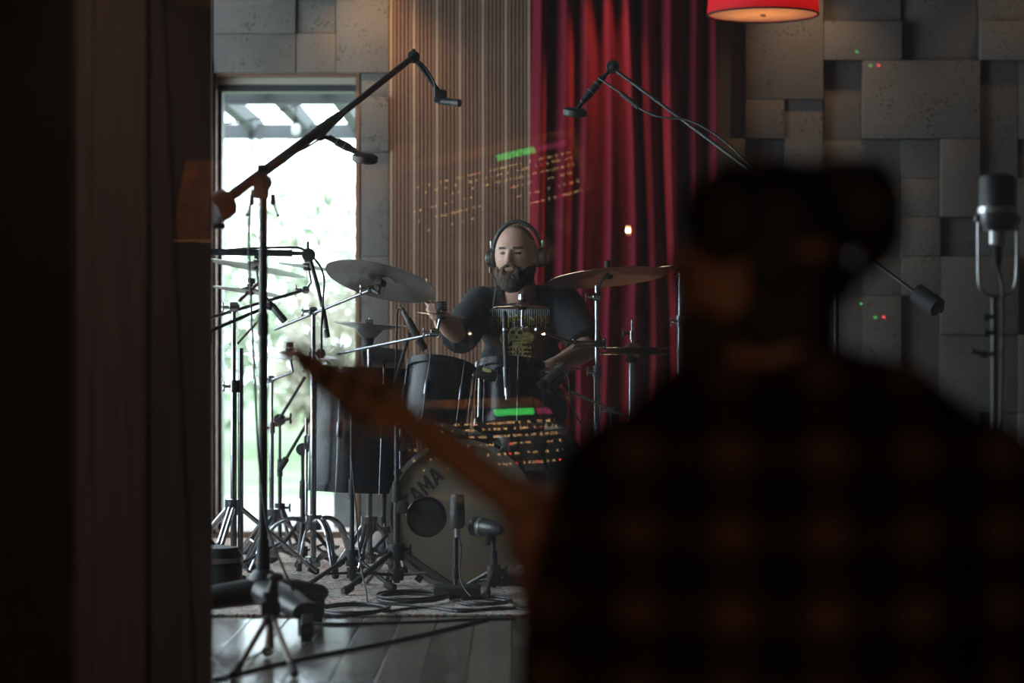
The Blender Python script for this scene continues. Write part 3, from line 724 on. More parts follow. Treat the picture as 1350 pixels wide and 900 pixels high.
def tripod(parent, x, y, hub, spread, a0, r=.008, mt='chrome', foot_r=.014, low=.05, double=True, z0=RZ, arch=False):
    for i in range(3):
        a = a0+2*math.pi*i/3; d = V((math.cos(a), math.sin(a), 0)); side = V((-d.y, d.x, 0))
        top = V((x, y, hub))+d*.022; foot = V((x, y, z0+.016))+d*spread
        m = MB()
        offs = (-.008, .008) if double else (0,)
        for o_ in offs:
            pa = smoothpath([top+side*o_, top+d*spread*.30+V((0, 0, .012))+side*o_, top+d*spread*.62+V((0, 0, -.04))+side*o_, foot+side*o_], 5) if arch else [top+side*o_, foot+side*o_]
            m.tube(pa, r*.7 if double else r, 8)
        lg = m.build('leg', mt, parent)
        MB().tube([foot+d*-.03+V((0, 0, .012)), foot, foot+d*.012], [foot_r*.8, foot_r, foot_r*.8], 10).build('rubber_foot', 'black_rubber', lg)
        mid = top*.45+foot*.55; inner = V((x, y, z0+low))+d*.018
        m = MB()
        for o_ in offs: m.tube([inner+side*o_*.8, mid+side*o_*.8], r*.55, 8)
        m.build('brace', mt, parent)
    MB().cyl((x, y, hub-.03), (x, y, hub+.03), r*2.8).build('collar', 'black_paint' if mt == 'black_paint' else mt, parent)
    MB().cyl((x, y, z0+low-.02), (x, y, z0+low+.02), r*2.4).build('lower_collar', 'black_paint' if mt == 'black_paint' else mt, parent)
def cym_stand(label, px_, d, segs, hub_px, spread_px, a0=0, r=.0125, twin=False, name='cymbal_stand', arch=False):
    """segs: list of pixel rows from top to bottom where the telescoping tubes join"""
    b = P(px_, 0, d); x, y = b.x, b.y
    t = thing(name, label, 'stand', (x, y, RZ))
    zs = [P(0, q, d).z for q in segs]; k = len(zs)
    for i in range(k-1):
        rr = r*(.72+.28*i/max(1, k-2))
        MB().cyl((x, y, zs[i+1]-.01), (x, y, zs[i]), rr, seg=16).build('tube', 'chrome', t)
        if i: MB().cyl((x, y, zs[i]-.035), (x, y, zs[i]+.012), rr*1.45, seg=16).build('clamp', 'dark_chrome', t); wing(t, (x-rr, y-.01, zs[i]-.012), (-1, -.3, 0))
    bottom = RZ+.045
    MB().cyl((x, y, bottom), (x, y, zs[-1]), r, seg=16).build('tube', 'chrome', t)
    if twin: MB().cyl((x+.026, y+.01, bottom), (x+.026, y+.01, zs[0]-.15), r*.9, seg=14).build('tube', 'chrome', t)
    tripod(t, x, y, P(0, hub_px, d).z, spread_px*pxm(d), a0, .012, arch=arch)
    return t, x, y
def boom_arm(t, a, b, r=.0065, mt='dark_chrome', grip=None):
    MB().cyl(a, b, r, seg=12).build('boom_arm', mt, t)
def joint(t, p, r=.02, mt='dark_chrome', ax=(1, 0, 0)):
    ax = V(ax).normalized(); p = V(p)
    MB().cyl(p-ax*r*.8, p+ax*r*.8, r, seg=16).ell(p, (r*1.1, r*.8, r*1.1), seg=14, rings=8).build('ratchet_joint', mt, t); wing(t, p-ax*r, -ax)
# --- big dry ride, underside towards us, on the arched chrome stand
D5 = 9.35
c5, n5 = cymbal('large hammered ride cymbal tilted to show its underside beside the door', P(503, 366, D5), 13, .30, 75*pxm(D5), 'cymbal_raw')
t, x, y = cym_stand('chrome boom stand with splayed legs carrying the large ride cymbal', 413, D5+.25, [412, 480, 600], 688, 84, .95, arch=True)
tiltp = c5-n5*.05
boom_arm(t, P(362, 434, D5+.38), P(489, 382, D5+.05)); joint(t, V((x, y, P(0, 410, D5+.25).z)), .017)
joint(t, P(489, 381, D5+.03), .014); MB().tube([P(489, 381, D5+.03), tiltp-V((0, 0, .012)), c5], [.008, .009, .005]).build('tilter', 'dark_chrome', t)
MB().rbox(c5-n5*.022, (.036, .036, .022), .005, n5.to_track_quat('Z', 'Y').to_matrix()).build('sleeve_block', 'black_rubber', t)
felt(t, c5, n5, wing=False)
# second arm with a small splash
c7, n7 = cymbal('small splash cymbal by the drummer\'s raised hand', P(582, 413, 9.3), 7, -.02, 32*pxm(9.3))
boom_arm(t, P(445, 466, 9.62), P(568, 441, 9.3)); joint(t, P(573, 438, 9.3), .016, 'chrome'); joint(t, V((x+.03, y, P(0, 466, 9.6).z)), .018)
MB().cyl(P(576, 437, 9.3), c7, .006).build('tilter', 'chrome', t); felt(t, c7, n7, wing=False)
m = MB()
for k in range(4): m.lathe([(0, .012+k*.009), (.021-.002*(k % 2), .012+k*.009), (.021-.002*(k % 2), .019+k*.009), (0, .019+k*.009)], Matrix.Translation(c7), 18)
m.build('felt_stack', 'black_rubber', t)
# --- inverted small china next to the ride
c6, n6 = cymbal('inverted small cymbal under the ride with a chrome wing nut on top', P(486, 437, 9.75), 4, -.02, 49*pxm(9.75), 'cymbal_raw', invert=True, bow=.30, bell=.34)
t, x, y = cym_stand('straight chrome stand behind the floor tom holding the inverted cymbal', 487, 9.75, [455, 520, 610], 690, 60, .3)
felt(t, c6, n6, up=.035)
MB().cyl(c6-V((0, 0, .06)), c6-V((0, 0, .022)), .016, .024).build('cymbal_seat', 'black_rubber', t)
# --- left twin-tube stand with splash, thin crash cymbals
t, x, y = cym_stand('twin-tube chrome stand at the left of the door with two boom arms', 308, 9.45, [408, 505, 600], 668, 112, .35, twin=True)
boom_arm(t, P(270, 421, 9.5), P(398, 383, 9.6)); joint(t, P(309, 405, 9.45), .02, 'chrome')
joint(t, P(403, 382, 9.6), .014, 'chrome'); 
c2, n2 = cymbal('thin splash cymbal against the bright door beside the black mic joint', P(406, 349, 9.62), 8, .03, 40*pxm(9.62), 'cymbal_raw')
MB().tube([P(403, 382, 9.6), P(410, 372, 9.6), c2], [.006, .006, .005]).build('tilter', 'chrome', t); felt(t, c2, n2)
boom_arm(t, P(316, 396, 9.5), P(340, 374, 9.75))
c3, n3 = cymbal('thin crash cymbal just below the upper one at the door\'s left edge', P(330, 381, 9.8), 8, .05, 50*pxm(9.8), 'cymbal_raw')
MB().cyl(P(340, 374, 9.75), c3, .006).build('tilter', 'chrome', t); felt(t, c3, n3)
boom_arm(t, P(314, 452, 9.5), P(345, 418, 9.9), .005)
c1, n1 = cymbal('thin crash cymbal highest at the door\'s left edge', P(338, 349, 10.05), 10, .05, 66*pxm(10.05), 'cymbal_raw')
MB().cyl(P(345, 418, 9.9), c1, .006).build('tilter', 'chrome', t); felt(t, c1, n1)
# --- low flat cymbal behind the headstock
t, x, y = cym_stand('slim chrome stand behind the heavy black pole holding a flat cymbal', 358, 10.05, [500, 560, 630], 680, 80, .2, r=.010)
c4, n4 = cymbal('flat cymbal level with the guitar headstock tip', P(382, 465, 10.0), 3, -.06, 62*pxm(10.0), 'cymbal_raw')
boom_arm(t, P(352, 503, 10.05), P(386, 490, 10.0)); MB().cyl(P(386, 490, 10.0), c4, .006).build('tilter', 'chrome', t); felt(t, c4, n4); joint(t, P(358, 500, 10.05), .016, 'chrome')
# --- right side of the kit
D9 = 9.65
t, x, y = cym_stand('chrome stand right of the drummer with a clamped side arm', 787, D9, [376, 486, 580], 690, 62, .5)
c9, n9 = cymbal('dark crash cymbal at the drummer\'s left shoulder', P(802, 360, D9), -5, .13, 80*pxm(D9))
c9s = c9-n9*.0
joint(t, P(787, 391, D9), .018, 'chrome'); MB().tube([P(787, 388, D9), P(791, 372, D9), c9], [.008, .007, .005]).build('tilter', 'chrome', t); felt(t, c9, n9, wing=False)
MB().cyl(c9+n9*.015, c9+n9*.05, .012).build('sleeve', 'black_rubber', t)
m = MB().rbox(P(778, 453, D9-.03), (.125, .022, .026), .005)
for q in (756, 797):
    for s in (-1, 1): m.ell(P(q, 453+s*5, D9-.05), .007, seg=8, rings=6)
m.build('side_clamp', 'dark_chrome', t)
boom_arm(t, P(706, 434, 9.45), P(760, 453, D9-.03), .006)
c8, n8 = cymbal('small splash cymbal in front of the drummer\'s chest', P(689, 401, 9.42), 0, .035, 38*pxm(9.42), bow=.16)
joint(t, P(693, 431, 9.42), .015, 'chrome'); MB().cyl(P(688, 433, 9.42), c8, .0055).build('tilter', 'chrome', t); felt(t, c8, n8)
MB().cyl(c8+V((0, 0, .018)), c8+V((0, 0, .040)), .017).build('top_nut', 'chrome', t)
# hi-hat
DH = 9.75; hx = P(833, 0, DH)
t = thing('hi_hat_stand', 'chrome hi-hat stand with its pull rod standing before the curtain', 'stand', (hx.x, hx.y, RZ))
MB().cyl((hx.x, hx.y, RZ+.05), (hx.x, hx.y, P(0, 478, DH).z), .012).build('tube', 'chrome', t)
MB().cyl((hx.x, hx.y, P(0, 480, DH).z), (hx.x, hx.y, P(0, 421, DH).z), .0032).build('pull_rod', 'chrome', t)
MB().cyl((hx.x, hx.y, P(0, 447, DH).z), (hx.x, hx.y, P(0, 436, DH).z), .009).build('clutch', 'chrome', t); wing(t, (hx.x-.008, hx.y, P(0, 439, DH).z), (-1, 0, 0), 1.1)
MB().cyl((hx.x, hx.y, P(0, 478, DH).z), (hx.x, hx.y, P(0, 472, DH).z), .024).build('bottom_cup', 'black_rubber', t)
tripod(t, hx.x, hx.y, .30, .22, .9, .009)
MB().rbox((hx.x, hx.y-.12, RZ+.035), (.09, .28, .012), .004, Matrix.Rotation(-.14, 3, 'X')).build('pedal', 'dark_chrome', t)
cymbal('upper hi-hat cymbal under the clutch', P(833, 459, DH), 0, .0, 52*pxm(DH), group='hi-hat pair', bow=.22)
cymbal('lower hi-hat cymbal facing upwards', P(833, 466, DH), 0, .0, 52*pxm(DH), invert=True, group='hi-hat pair', bow=.22)
t, x, y = cym_stand('chrome stand half hidden by the guitarist\'s face', 897, 9.9, [352, 420, 512], 690, 60, .2)
c11, n11 = cymbal('crash cymbal partly hidden by the guitarist\'s face', P(902, 349, 9.9), -4, .06, 44*pxm(9.9)); felt(t, c11, n11)
MB().cyl(P(897, 360, 9.9), c11, .006).build('tilter', 'chrome', t)
t0_ = t
# ================================================================== microphones and their stands
def microphone(label, group=None, loc=(0, 0, 0)): return thing('microphone', label, 'microphone', loc, group)
def pencil(label, a, b, r=.011, grille=.3, mt='mic_body', clip=None):
    """stick microphone from cable end a to capsule end b"""
    a, b = V(a), V(b); d = b-a
    t = microphone(label, None, a)
    MB().tube([a, a+d*.06, a+d*(1-grille)], [r*.75, r, r], 14).build('barrel', mt, t)
    MB().tube([a+d*(1-grille), a+d*.97, b], [r*1.02, r*1.02, r*.7], 14).build('grille', 'mic_mesh', t)
    MB().tube([a+d*(1-grille-.03), a+d*(1-grille)], r*1.12, 14).build('ring', 'mic_silver', t)
    dn = d.normalized(); MB().cyl(a-dn*.035, a, r*.6, r*.7).build('plug', 'mic_silver', t)
    return t
def pancake(label, a, b, c, R):
    """long thin body a-b with a swivelling flat round head at c"""
    a, b, c = V(a), V(b), V(c); d = (b-a)
    t = microphone(label, None, a)
    MB().tube([a, a+d*.3, a+d*.32, a+d*.8, b], [.010, .012, .015, .015, .010], 14).build('barrel', 'black_paint', t)
    MB().tube([a+d*.32, a+d*.36], .0165, 14).tube([a+d*.62, a+d*.66], .0165, 14).build('ring', 'mic_silver', t)
    MB().cyl(b, c, .008).ell(b, .012, seg=10, rings=8).build('swivel', 'black_paint', t)
    n = V((.10, -.22, 1)).normalized()
    MB().lathe([(0, -.016), (R*.7, -.016), (R*.97, -.010), (R, 0), (R*.97, .010), (R*.7, .016), (0, .016)], frame_z(n, c), 36).build('round_head', 'mic_mesh', t)
    return t
def cable(label, pts, r=.004, n=6, group=None, name='cable'):
    pts = [V(p) for p in pts]
    o = MB().tube(smoothpath(pts, n), r, 8).build(name, 'black_cable', base=pts[0], ang=180)
    return tag(o, label, 'cable', group)
def mic_stand(label, px_, d, hub_px, spread_px, top_px, a0, r=.010, low=.06, z0=RZ, boom=None, clutch=None, double=False):
    b = P(px_, 0, d); x, y = b.x, b.y; zt = P(0, top_px, d).z
    t = thing('microphone_stand', label, 'stand', (x, y, z0))
    zm = (zt+P(0, hub_px, d).z)/2
    MB().cyl((x, y, z0+low-.03), (x, y, zm), r, seg=14).build('tube', 'black_paint', t)
    MB().cyl((x, y, zm-.05), (x, y, zt), r*.72, seg=14).build('tube', 'black_paint', t)
    MB().cyl((x, y, zm-.05), (x, y, zm+.025), r*1.45, r*1.2).build('clutch', 'black_rubber', t)
    tripod(t, x, y, P(0, hub_px, d).z, spread_px*pxm(d), a0, r*.9, 'black_paint', .017, low, double, z0)
    wing(t, (x+r*2, y, P(0, hub_px, d).z+.01), (1, -.2, 0), 1.0, 'black_rubber')
    if boom:
        p = V((x, y, zt)); MB().cyl(boom[0], boom[1], .007, seg=12).build('boom_arm', 'black_paint', t)
        MB().cyl(p+V((0, -.02, 0)), p+V((0, .02, 0)), .026, seg=18).rbox(p, (.03, .03, .05), .008).build('boom_clutch', 'black_rubber', t); wing(t, p+V((.02, -.02, 0)), (1, -.3, .2), 1.2, 'black_rubber')
        if len(boom) > 2: MB().cyl(boom[1], V(boom[1])+(V(boom[1])-V(boom[0])).normalized()*boom[2], .014, .012).build('grip', 'black_rubber', t)
    return t, V((x, y, zt))
# ------------------------------------------------------------------ heavy studio boom stand in front of the door
DB = 7.72; bp = P(347, 0, DB)
t = thing('studio_boom_stand', 'heavy black studio boom stand on castors in front of the garden door', 'stand', (bp.x, bp.y, 0))
zt = P(0, 240, DB).z
MB().cyl((bp.x, bp.y, .10), (bp.x, bp.y, 1.0), .0145, seg=18).build('column', 'black_paint', t)
MB().cyl((bp.x, bp.y, .98), (bp.x, bp.y, zt), .0132, seg=18).build('column', 'black_paint', t)
MB().cyl((bp.x, bp.y, .95), (bp.x, bp.y, 1.02), .0165, seg=18).build('collar', 'black_rubber', t)
MB().cyl((bp.x, bp.y, .16), (bp.x, bp.y, .30), .024, .02, seg=18).build('hub_sleeve', 'black_paint', t)
MB().lathe([(0, .10), (.06, .10), (.075, .125), (.06, .16), (.03, .20), (0, .20)], Matrix.Translation((bp.x, bp.y, 0)), 28).build('hub', 'black_paint', t)
for tip in (P(404, 812, 7.42), P(418, 795, 8.0), P(236, 808, 7.62)):
    a = V((bp.x, bp.y, .135)); e = V((tip.x, tip.y, .10)); d = (e-a); mid = a+d*.5+V((0, 0, .004))
    MB().tube([a, mid, e], [.072, .064, .046], 16, flat=.62).build('leg', 'black_paint', t)
    w_ = MB()
    fk = MB().cyl(e+V((0, 0, -.005)), e+V((0, 0, -.035)), .022).rbox(e+V((.022, 0, -.05)), (.006, .03, .05), .002).rbox(e+V((-.022, 0, -.05)), (.006, .03, .05), .002).build('castor_fork', 'dark_chrome', t)
    MB().cyl(e+V((-.016, .01, -.067)), e+V((.016, .01, -.067)), .032, seg=20).build('castor_wheel', 'black_rubber', t)
piv = V((bp.x, bp.y, zt)); tail = P(286, 273, DB-.35); tip_ = P(545, 75, 9.1)
bd = (tip_-tail).normalized()
mid1 = P(440, 158, 8.36)
MB().cyl(P(278, 278, DB-.38), mid1, .017, seg=14).build('boom_arm', 'black_paint', t)
MB().cyl(mid1, tip_, .0115, seg=12).build('boom_arm', 'black_paint', t)
MB().cyl(mid1-bd*.05, mid1+bd*.06, .019, .015).build('boom_collar', 'black_rubber', t)
pc_ = P(345, 238, DB)
MB().rbox(pc_+V((0, -.02, -.022)), (.048, .05, .075), .012).build('pivot_block', 'black_paint', t)
MB().cyl(pc_+V((0, -.06, -.004)), pc_+V((0, .05, -.004)), .028, seg=20).build('pivot_disc', 'black_rubber', t)
MB().cyl(P(340, 222, DB-.02), P(355, 221, DB-.02), .012).build('boom_clamp', 'black_rubber', t)
for q, e in ((332, (326, 283)), (360, (366, 284))):
    m = MB().cyl(P(q, 263, DB-.04), P(*e, DB-.05), .003, seg=8).ell(P(*e, DB-.05), .006, seg=8, rings=6).cyl(P(q, 258, DB-.02), P(q, 268, DB-.05), .008); m.build('tee_handle', 'black_paint', t)
MB().cyl(P(276, 281, DB-.4), P(297, 268, DB-.34), .046, seg=28).build('counterweight', 'mic_body', t)
MB().cyl(P(289, 287, DB-.42), P(287, 296, DB-.44), .004).rbox(P(289, 298, DB-.44), (.035, .02, .018), .004).build('lock_screw', 'black_rubber', t)
tj = tip_
MB().ell(tj, .024, seg=16, rings=10).cyl(tj+V((0, -.02, 0)), tj+V((0, .02, 0)), .02).cyl(tj, tj+V((0, 0, .03)), .007).build('tip_joint', 'black_rubber', t)
arm_e = P(578, 120, 9.15)
MB().cyl(tj, arm_e, .009).build('drop_arm', 'black_paint', t)
MB().rbox(P(580, 127, 9.15), (.05, .04, .05), .012).build('shock_mount', 'black_rubber', t)
cable('black cable running along the left boom to the overhead mic', [P(335, 246, DB-.03), P(365, 214, 7.8), P(420, 184, 8.15), P(470, 132, 8.5), P(515, 98, 8.85), P(540, 80, 9.06), P(556, 84, 9.1), P(572, 108, 9.12), P(574, 128, 9.12)])
cable('black cable hanging down beside the heavy boom stand', [P(333, 250, DB-.06), P(328, 300, DB-.06), P(331, 400, DB-.05), P(336, 500, DB-.05), P(341, 600, DB-.06), P(352, 690, DB-.10), P(372, 745, DB-.15), P(392, 790, DB-.18), V((P(410, 0, 7.5).x, 7.52, .006))])
tm = microphone('short black overhead mic pointing right at the end of the left boom', None, P(583, 134, 9.15))
MB().tube([P(580, 133, 9.15), P(598, 135, 9.12)], .015, 16).build('barrel', 'black_paint', tm); MB().tube([P(597, 135, 9.12), P(606, 136, 9.1), P(608, 136, 9.1)], [.015, .015, .010], 16).build('grille', 'mic_mesh', tm)
pancake('round flat-headed mic hung from the middle of the left boom', P(433, 181, 8.3), P(466, 198, 8.3), P(481, 209, 8.3), .045)
m = MB().cyl(P(424, 170, 8.25), P(424, 180, 8.28), .012).ell(P(422, 179, 8.28), .018, seg=12, rings=8).cyl(P(422, 179, 8.28), P(434, 182, 8.3), .007); m.build('boom_clamp', 'black_rubber', t)
# ------------------------------------------------------------------ second overhead boom, stand hidden by the guitarist
DR = 8.6; q = P(1103, 0, DR)
t, pv = mic_stand('tall black boom stand behind the guitarist\'s head', 1103, DR, 690, 90, 305, .4, z0=0, boom=(P(1218, 394, DR-.3), P(808, 90, 9.2)), r=.012)
MB().cyl(P(1209, 386, DR-.27), P(1236, 405, DR-.33), .034, .034, seg=24).build('counterweight', 'black_rubber', t); MB().cyl(P(1236, 405, DR-.33), P(1242, 409, DR-.34), .012).build('end_knob', 'black_rubber', t)
MB().ell(P(808, 88, 9.2), .026, seg=16, rings=10).cyl(P(808, 88, 9.18), P(808, 88, 9.23), .024).build('tip_joint', 'black_rubber', t)
MB().cyl(P(808, 88, 9.2), P(797, 100, 9.2), .008).build('drop_arm', 'black_paint', t)
pancake('round flat-headed overhead mic in front of the red curtain', P(797, 100, 9.2), P(769, 133, 9.2), P(758, 148, 9.2), .046)
cable('black cable drooping below the right overhead boom', [P(795, 100, 9.17), P(790, 103, 9.17), P(800, 110, 9.15), P(820, 124, 9.1), P(842, 142, 9.05), P(870, 154, 9.0), P(905, 158, 8.95), P(935, 172, 8.9), P(962, 192, 8.85), P(985, 214, 8.8), P(1030, 250, 8.72)])
m = MB().cyl(P(819, 123, 9.1), P(842, 142, 9.05), .009).cyl(P(855, 149, 9.03), P(864, 152, 9.02), .007); o = m.build('cable_connector', 'black_rubber', base=P(830, 132, 9.07)); tag(o, 'inline cable connector hanging below the right boom', 'connector')
# ------------------------------------------------------------------ big vocal condenser at the right edge
DM = 7.0; s = pxm(DM)
tm = microphone('large silver-banded studio condenser mic in a U-shaped yoke at the right edge', None, P(1315, 330, DM))
cx_ = P(1315, 0, DM).x
def zz(y): return P(0, y, DM).z
MB().lathe([(0, zz(229)), (15*s, zz(229.5)), (22*s, zz(232)), (24*s, zz(237)), (24*s, zz(274)), (0, zz(274))], Matrix.Translation((cx_, DM, 0)), 32).build('grille', 'mic_mesh', tm)
MB().lathe([(0, zz(273)), (26*s, zz(273)), (26.5*s, zz(281)), (25*s, zz(282)), (0, zz(282))], Matrix.Translation((cx_, DM, 0)), 32).build('band', 'mic_silver', tm)
MB().lathe([(0, zz(282)), (25*s, zz(282)), (25*s, zz(293)), (22*s, zz(299)), (21*s, zz(304)), (0, zz(304))], Matrix.Translation((cx_, DM, 0)), 32).build('body', 'mic_body', tm)
MB().lathe([(0, zz(304)), (11*s, zz(304)), (11*s, zz(322)), (8*s, zz(325)), (0, zz(325))], Matrix.Translation((cx_, DM, 0)), 20).build('connector', 'mic_silver', tm)
MB().lathe([(0, zz(325)), (6.5*s, zz(325)), (5.5*s, zz(351)), (0, zz(351))], Matrix.Translation((cx_, DM, 0)), 16).build('plug', 'black_rubber', tm)
yk = smoothpath([P(1290, 284, DM), P(1290, 320, DM), P(1291, 372, DM), P(1297, 385, DM), P(1312, 391, DM), P(1330, 387, DM), P(1338, 378, DM), P(1341, 350, DM), P(1341, 284, DM)], 5)
MB().tube(yk, 2.3*s, 10).build('yoke', 'mic_silver', tm)
for q in (1288, 1343): MB().cyl(P(q-3, 288, DM), P(q+3, 288, DM), 5*s).build('yoke_knob', 'mic_silver', tm)
t, pv = mic_stand('black stand holding the condenser mic at the right edge', 1311, DM, 830, 120, 392, .6, z0=0, r=.0135)
MB().cyl(P(1312, 404, DM), P(1312, 392, DM), .010, .007).build('thread_adapter', 'mic_silver', t)
for yy, xx in ((417, 1300), (438, 1301), (466, 1297)):
    m = MB().cyl(P(1311, yy, DM-.01), P(xx, yy+1, DM-.03), .006).ell(P(xx, yy+1, DM-.03), (.011, .008, .011), seg=10, rings=8); m.build('knob', 'black_rubber', t)
MB().cyl(P(1298, 467, DM-.03), P(1284, 463, DM-.03), .006).ell(P(1283, 463, DM-.03), .009, seg=10, rings=8).build('side_lever', 'black_rubber', t)
cable('mic cable falling beside the condenser mic stand', [P(1315, 350, DM), P(1319, 365, DM), P(1322, 390, DM-.02), P(1321, 480, DM-.03), P(1319, 600, DM-.03), P(1322, 760, DM-.03), V((P(1330, 0, DM).x, DM-.05, .007))], .0045)
# ------------------------------------------------------------------ small wooden-legged tripod in front
DT = 6.95; tp = P(357, 0, DT); zt = P(0, 808, DT).z
t = thing('small_tripod', 'small low tripod with brown tubular legs on the plank floor', 'tripod', (tp.x, tp.y, 0))
for k, ft in enumerate((P(308, 895, 6.63), P(389, 893, 6.64), P(352, 884, 7.1))):
    a = V((tp.x, tp.y, zt)); e = V((ft.x, ft.y, .012)); st = a+(e-a)*.06
    lg = MB().cyl(st, a+(e-a)*.86, .0085, seg=12).build('leg', 'tripod_wood', t)
    MB().cyl(a+(e-a)*.84, e, .011, .013).build('rubber_foot', 'black_rubber', lg)
    MB().cyl(a+(e-a)*.02, a+(e-a)*.16, .013, .011).build('leg_socket', 'black_rubber', lg)
    MB().cyl(V((tp.x, tp.y, .045)), a+(e-a)*.80, .0035, seg=8).build('brace', 'black_paint', t)
MB().cyl((tp.x, tp.y, .03), (tp.x, tp.y, zt), .010).build('centre_column', 'tripod_wood', t)
MB().rbox((tp.x, tp.y, zt+.012), (.055, .05, .05), .012).build('head', 'black_rubber', t)
MB().cyl((tp.x, tp.y, zt+.03), (tp.x, tp.y, zt+.062), .022, .026).build('top_plate', 'black_paint', t)
MB().cyl((tp.x+.005, tp.y, zt+.06), (tp.x+.012, tp.y-.01, zt+.10), .018, .012).ell((tp.x+.016, tp.y-.012, zt+.105), (.024, .014, .013)).build('pan_handle', 'black_paint', t)
# ------------------------------------------------------------------ left booms in front of the door
t, pv = mic_stand('black boom stand at the frame edge whose arm crosses the top of the door view', 250, 9.2, 690, 70, 331, .1, boom=(P(215, 331, 9.2), P(400, 334, 9.2)))
MB().cyl(P(215, 331, 9.2), P(385, 333.7, 9.2), .0125).build('boom_sleeve', 'black_paint', t)
MB().ell(P(407, 336, 9.2), .026, seg=16, rings=10).cyl(P(407, 336, 9.17), P(407, 336, 9.23), .024).cyl(P(406, 330, 9.2), P(406, 318, 9.2), .005).build('swivel_joint', 'black_rubber', t)
MB().tube([P(409, 342, 9.2), P(419, 378, 9.2), P(425, 405, 9.2)], [.008, .008, .007]).build('drop_arm', 'black_paint', t)
pencil('slim black mic pointing straight down beside the ride cymbal', P(426, 408, 9.2), P(432, 445, 9.2), .010)
cable('cable looping over the black swivel joint in front of the door', [P(300, 329, 9.18), P(340, 327, 9.17), P(385, 326, 9.17), P(400, 329, 9.17), P(418, 345, 9.17), P(427, 365, 9.17), P(426, 395, 9.18), P(424, 430, 9.2), P(424, 470, 9.25)])
t, pv = mic_stand('second black boom stand at the frame edge with a mic angled at the crash cymbals', 262, 9.3, 700, 60, 447, .9, boom=(P(240, 452, 9.3), P(352, 404, 9.45)))
MB().ell(P(356, 403, 9.45), .018, seg=12, rings=8).build('swivel_joint', 'black_rubber', t)
pencil('short black mic pointing down among the crash cymbal rods', P(358, 402, 9.45), P(376, 424, 9.45), .014)
t, pv = mic_stand('black boom stand left of the floor tom with its rubber grip pointing down', 399, 10.0, 690, 52, 592, .5, boom=(P(412, 545, 9.9), P(377, 605, 10.05), .065))
t, pv = mic_stand('thin black boom stand in the middle of the door view', 369, 10.5, 672, 45, 553, 1.0, boom=(P(402, 497, 10.3), P(366, 556, 10.5), .02), r=.009)
# ------------------------------------------------------------------ stands in front of the floor tom and bass drum
t, pv = mic_stand('black tripod mic stand in front of the floor tom', 464, 9.02, 735, 66, 545, 3.6, r=.0095)
cable('thin cable from the floor tom mic stand down to the rug', [P(463, 600, 9.0), P(470, 680, 8.98), P(475, 740, 8.9), P(483, 780, 8.7), V((P(485, 0, 8.45).x, 8.45, RZ+.004))], .003)
t, pv = mic_stand('black tripod mic stand right beside the bass drum head', 523, 8.95, 727, 84, 560, 3.85, r=.0125)
dc = P(562, 681, 8.98)
MB().cyl(V((P(524, 0, 8.95).x, 8.95, P(0, 672, 8.95).z)), P(545, 674, 9.0), .009).rbox(P(530, 668, 8.95), (.04, .04, .05), .01).build('side_clamp', 'black_rubber', t)
o = thing('round_disc_microphone', 'round black disc mic in front of the bass drum logo', 'microphone', dc)
Md = Matrix.Translation(dc) @ Matrix.Rotation(math.pi/2, 4, 'X'); Rd = 27*pxm(8.98)
MB().lathe([(0, -.03), (Rd*.8, -.03), (Rd*.96, -.02), (Rd, 0), (Rd, .012), (Rd*.95, .017), (Rd*.9, .012), (0, .010)], Md, 40).build('housing', 'black_gloss', o)
MB().lathe([(0, .020), (Rd*.35, .017), (Rd*.88, .011), (Rd*.88, .0105), (0, .0105)], Md, 36).build('cone', 'black_rubber', o)
# short condenser in front of the bass drum
DK = 8.78; s = pxm(DK); kx = P(603, 0, DK).x
def zk(y): return P(0, y, DK).z
tm = microphone('grey side-address condenser mic standing in front of the bass drum', None, P(603, 700, DK))
MB().lathe([(0, zk(651)), (7*s, zk(651)), (9.5*s, zk(654)), (9.7*s, zk(674)), (0, zk(674))], Matrix.Translation((kx, DK, 0)), 26).build('grille', 'mic_mesh', tm)
MB().lathe([(0, zk(673)), (10.2*s, zk(673)), (10.2*s, zk(676)), (10*s, zk(692)), (7*s, zk(696)), (0, zk(696))], Matrix.Translation((kx, DK, 0)), 26).build('body', 'mic_body', tm)
MB().lathe([(0, zk(696)), (4*s, zk(696)), (3.6*s, zk(708)), (0, zk(708))], Matrix.Translation((kx, DK, 0)), 14).build('plug', 'mic_silver', tm)
t = thing('short_microphone_stand', 'short black mic stand with a heavy square foot before the bass drum', 'stand', (kx-.004, DK, RZ))
MB().rbox((kx, DK-.02, RZ+.019), (.17, .17, .038), .008).build('foot', 'black_paint', t)
MB().cyl((kx-.006, DK+.004, RZ+.03), (kx-.006, DK+.004, zk(694)), .0085).build('tube', 'black_paint', t)
MB().cyl((kx-.006, DK+.004, zk(762)), (kx-.006, DK+.004, zk(748)), .014).build('clutch', 'black_rubber', t)
cable('thin cable hanging from the bass drum condenser mic', [P(605, 707, DK), P(608, 725, DK-.01), P(606, 755, DK-.02), P(612, 775, DK-.10), V((P(625, 0, 8.6).x, 8.6, RZ+.004))], .003)
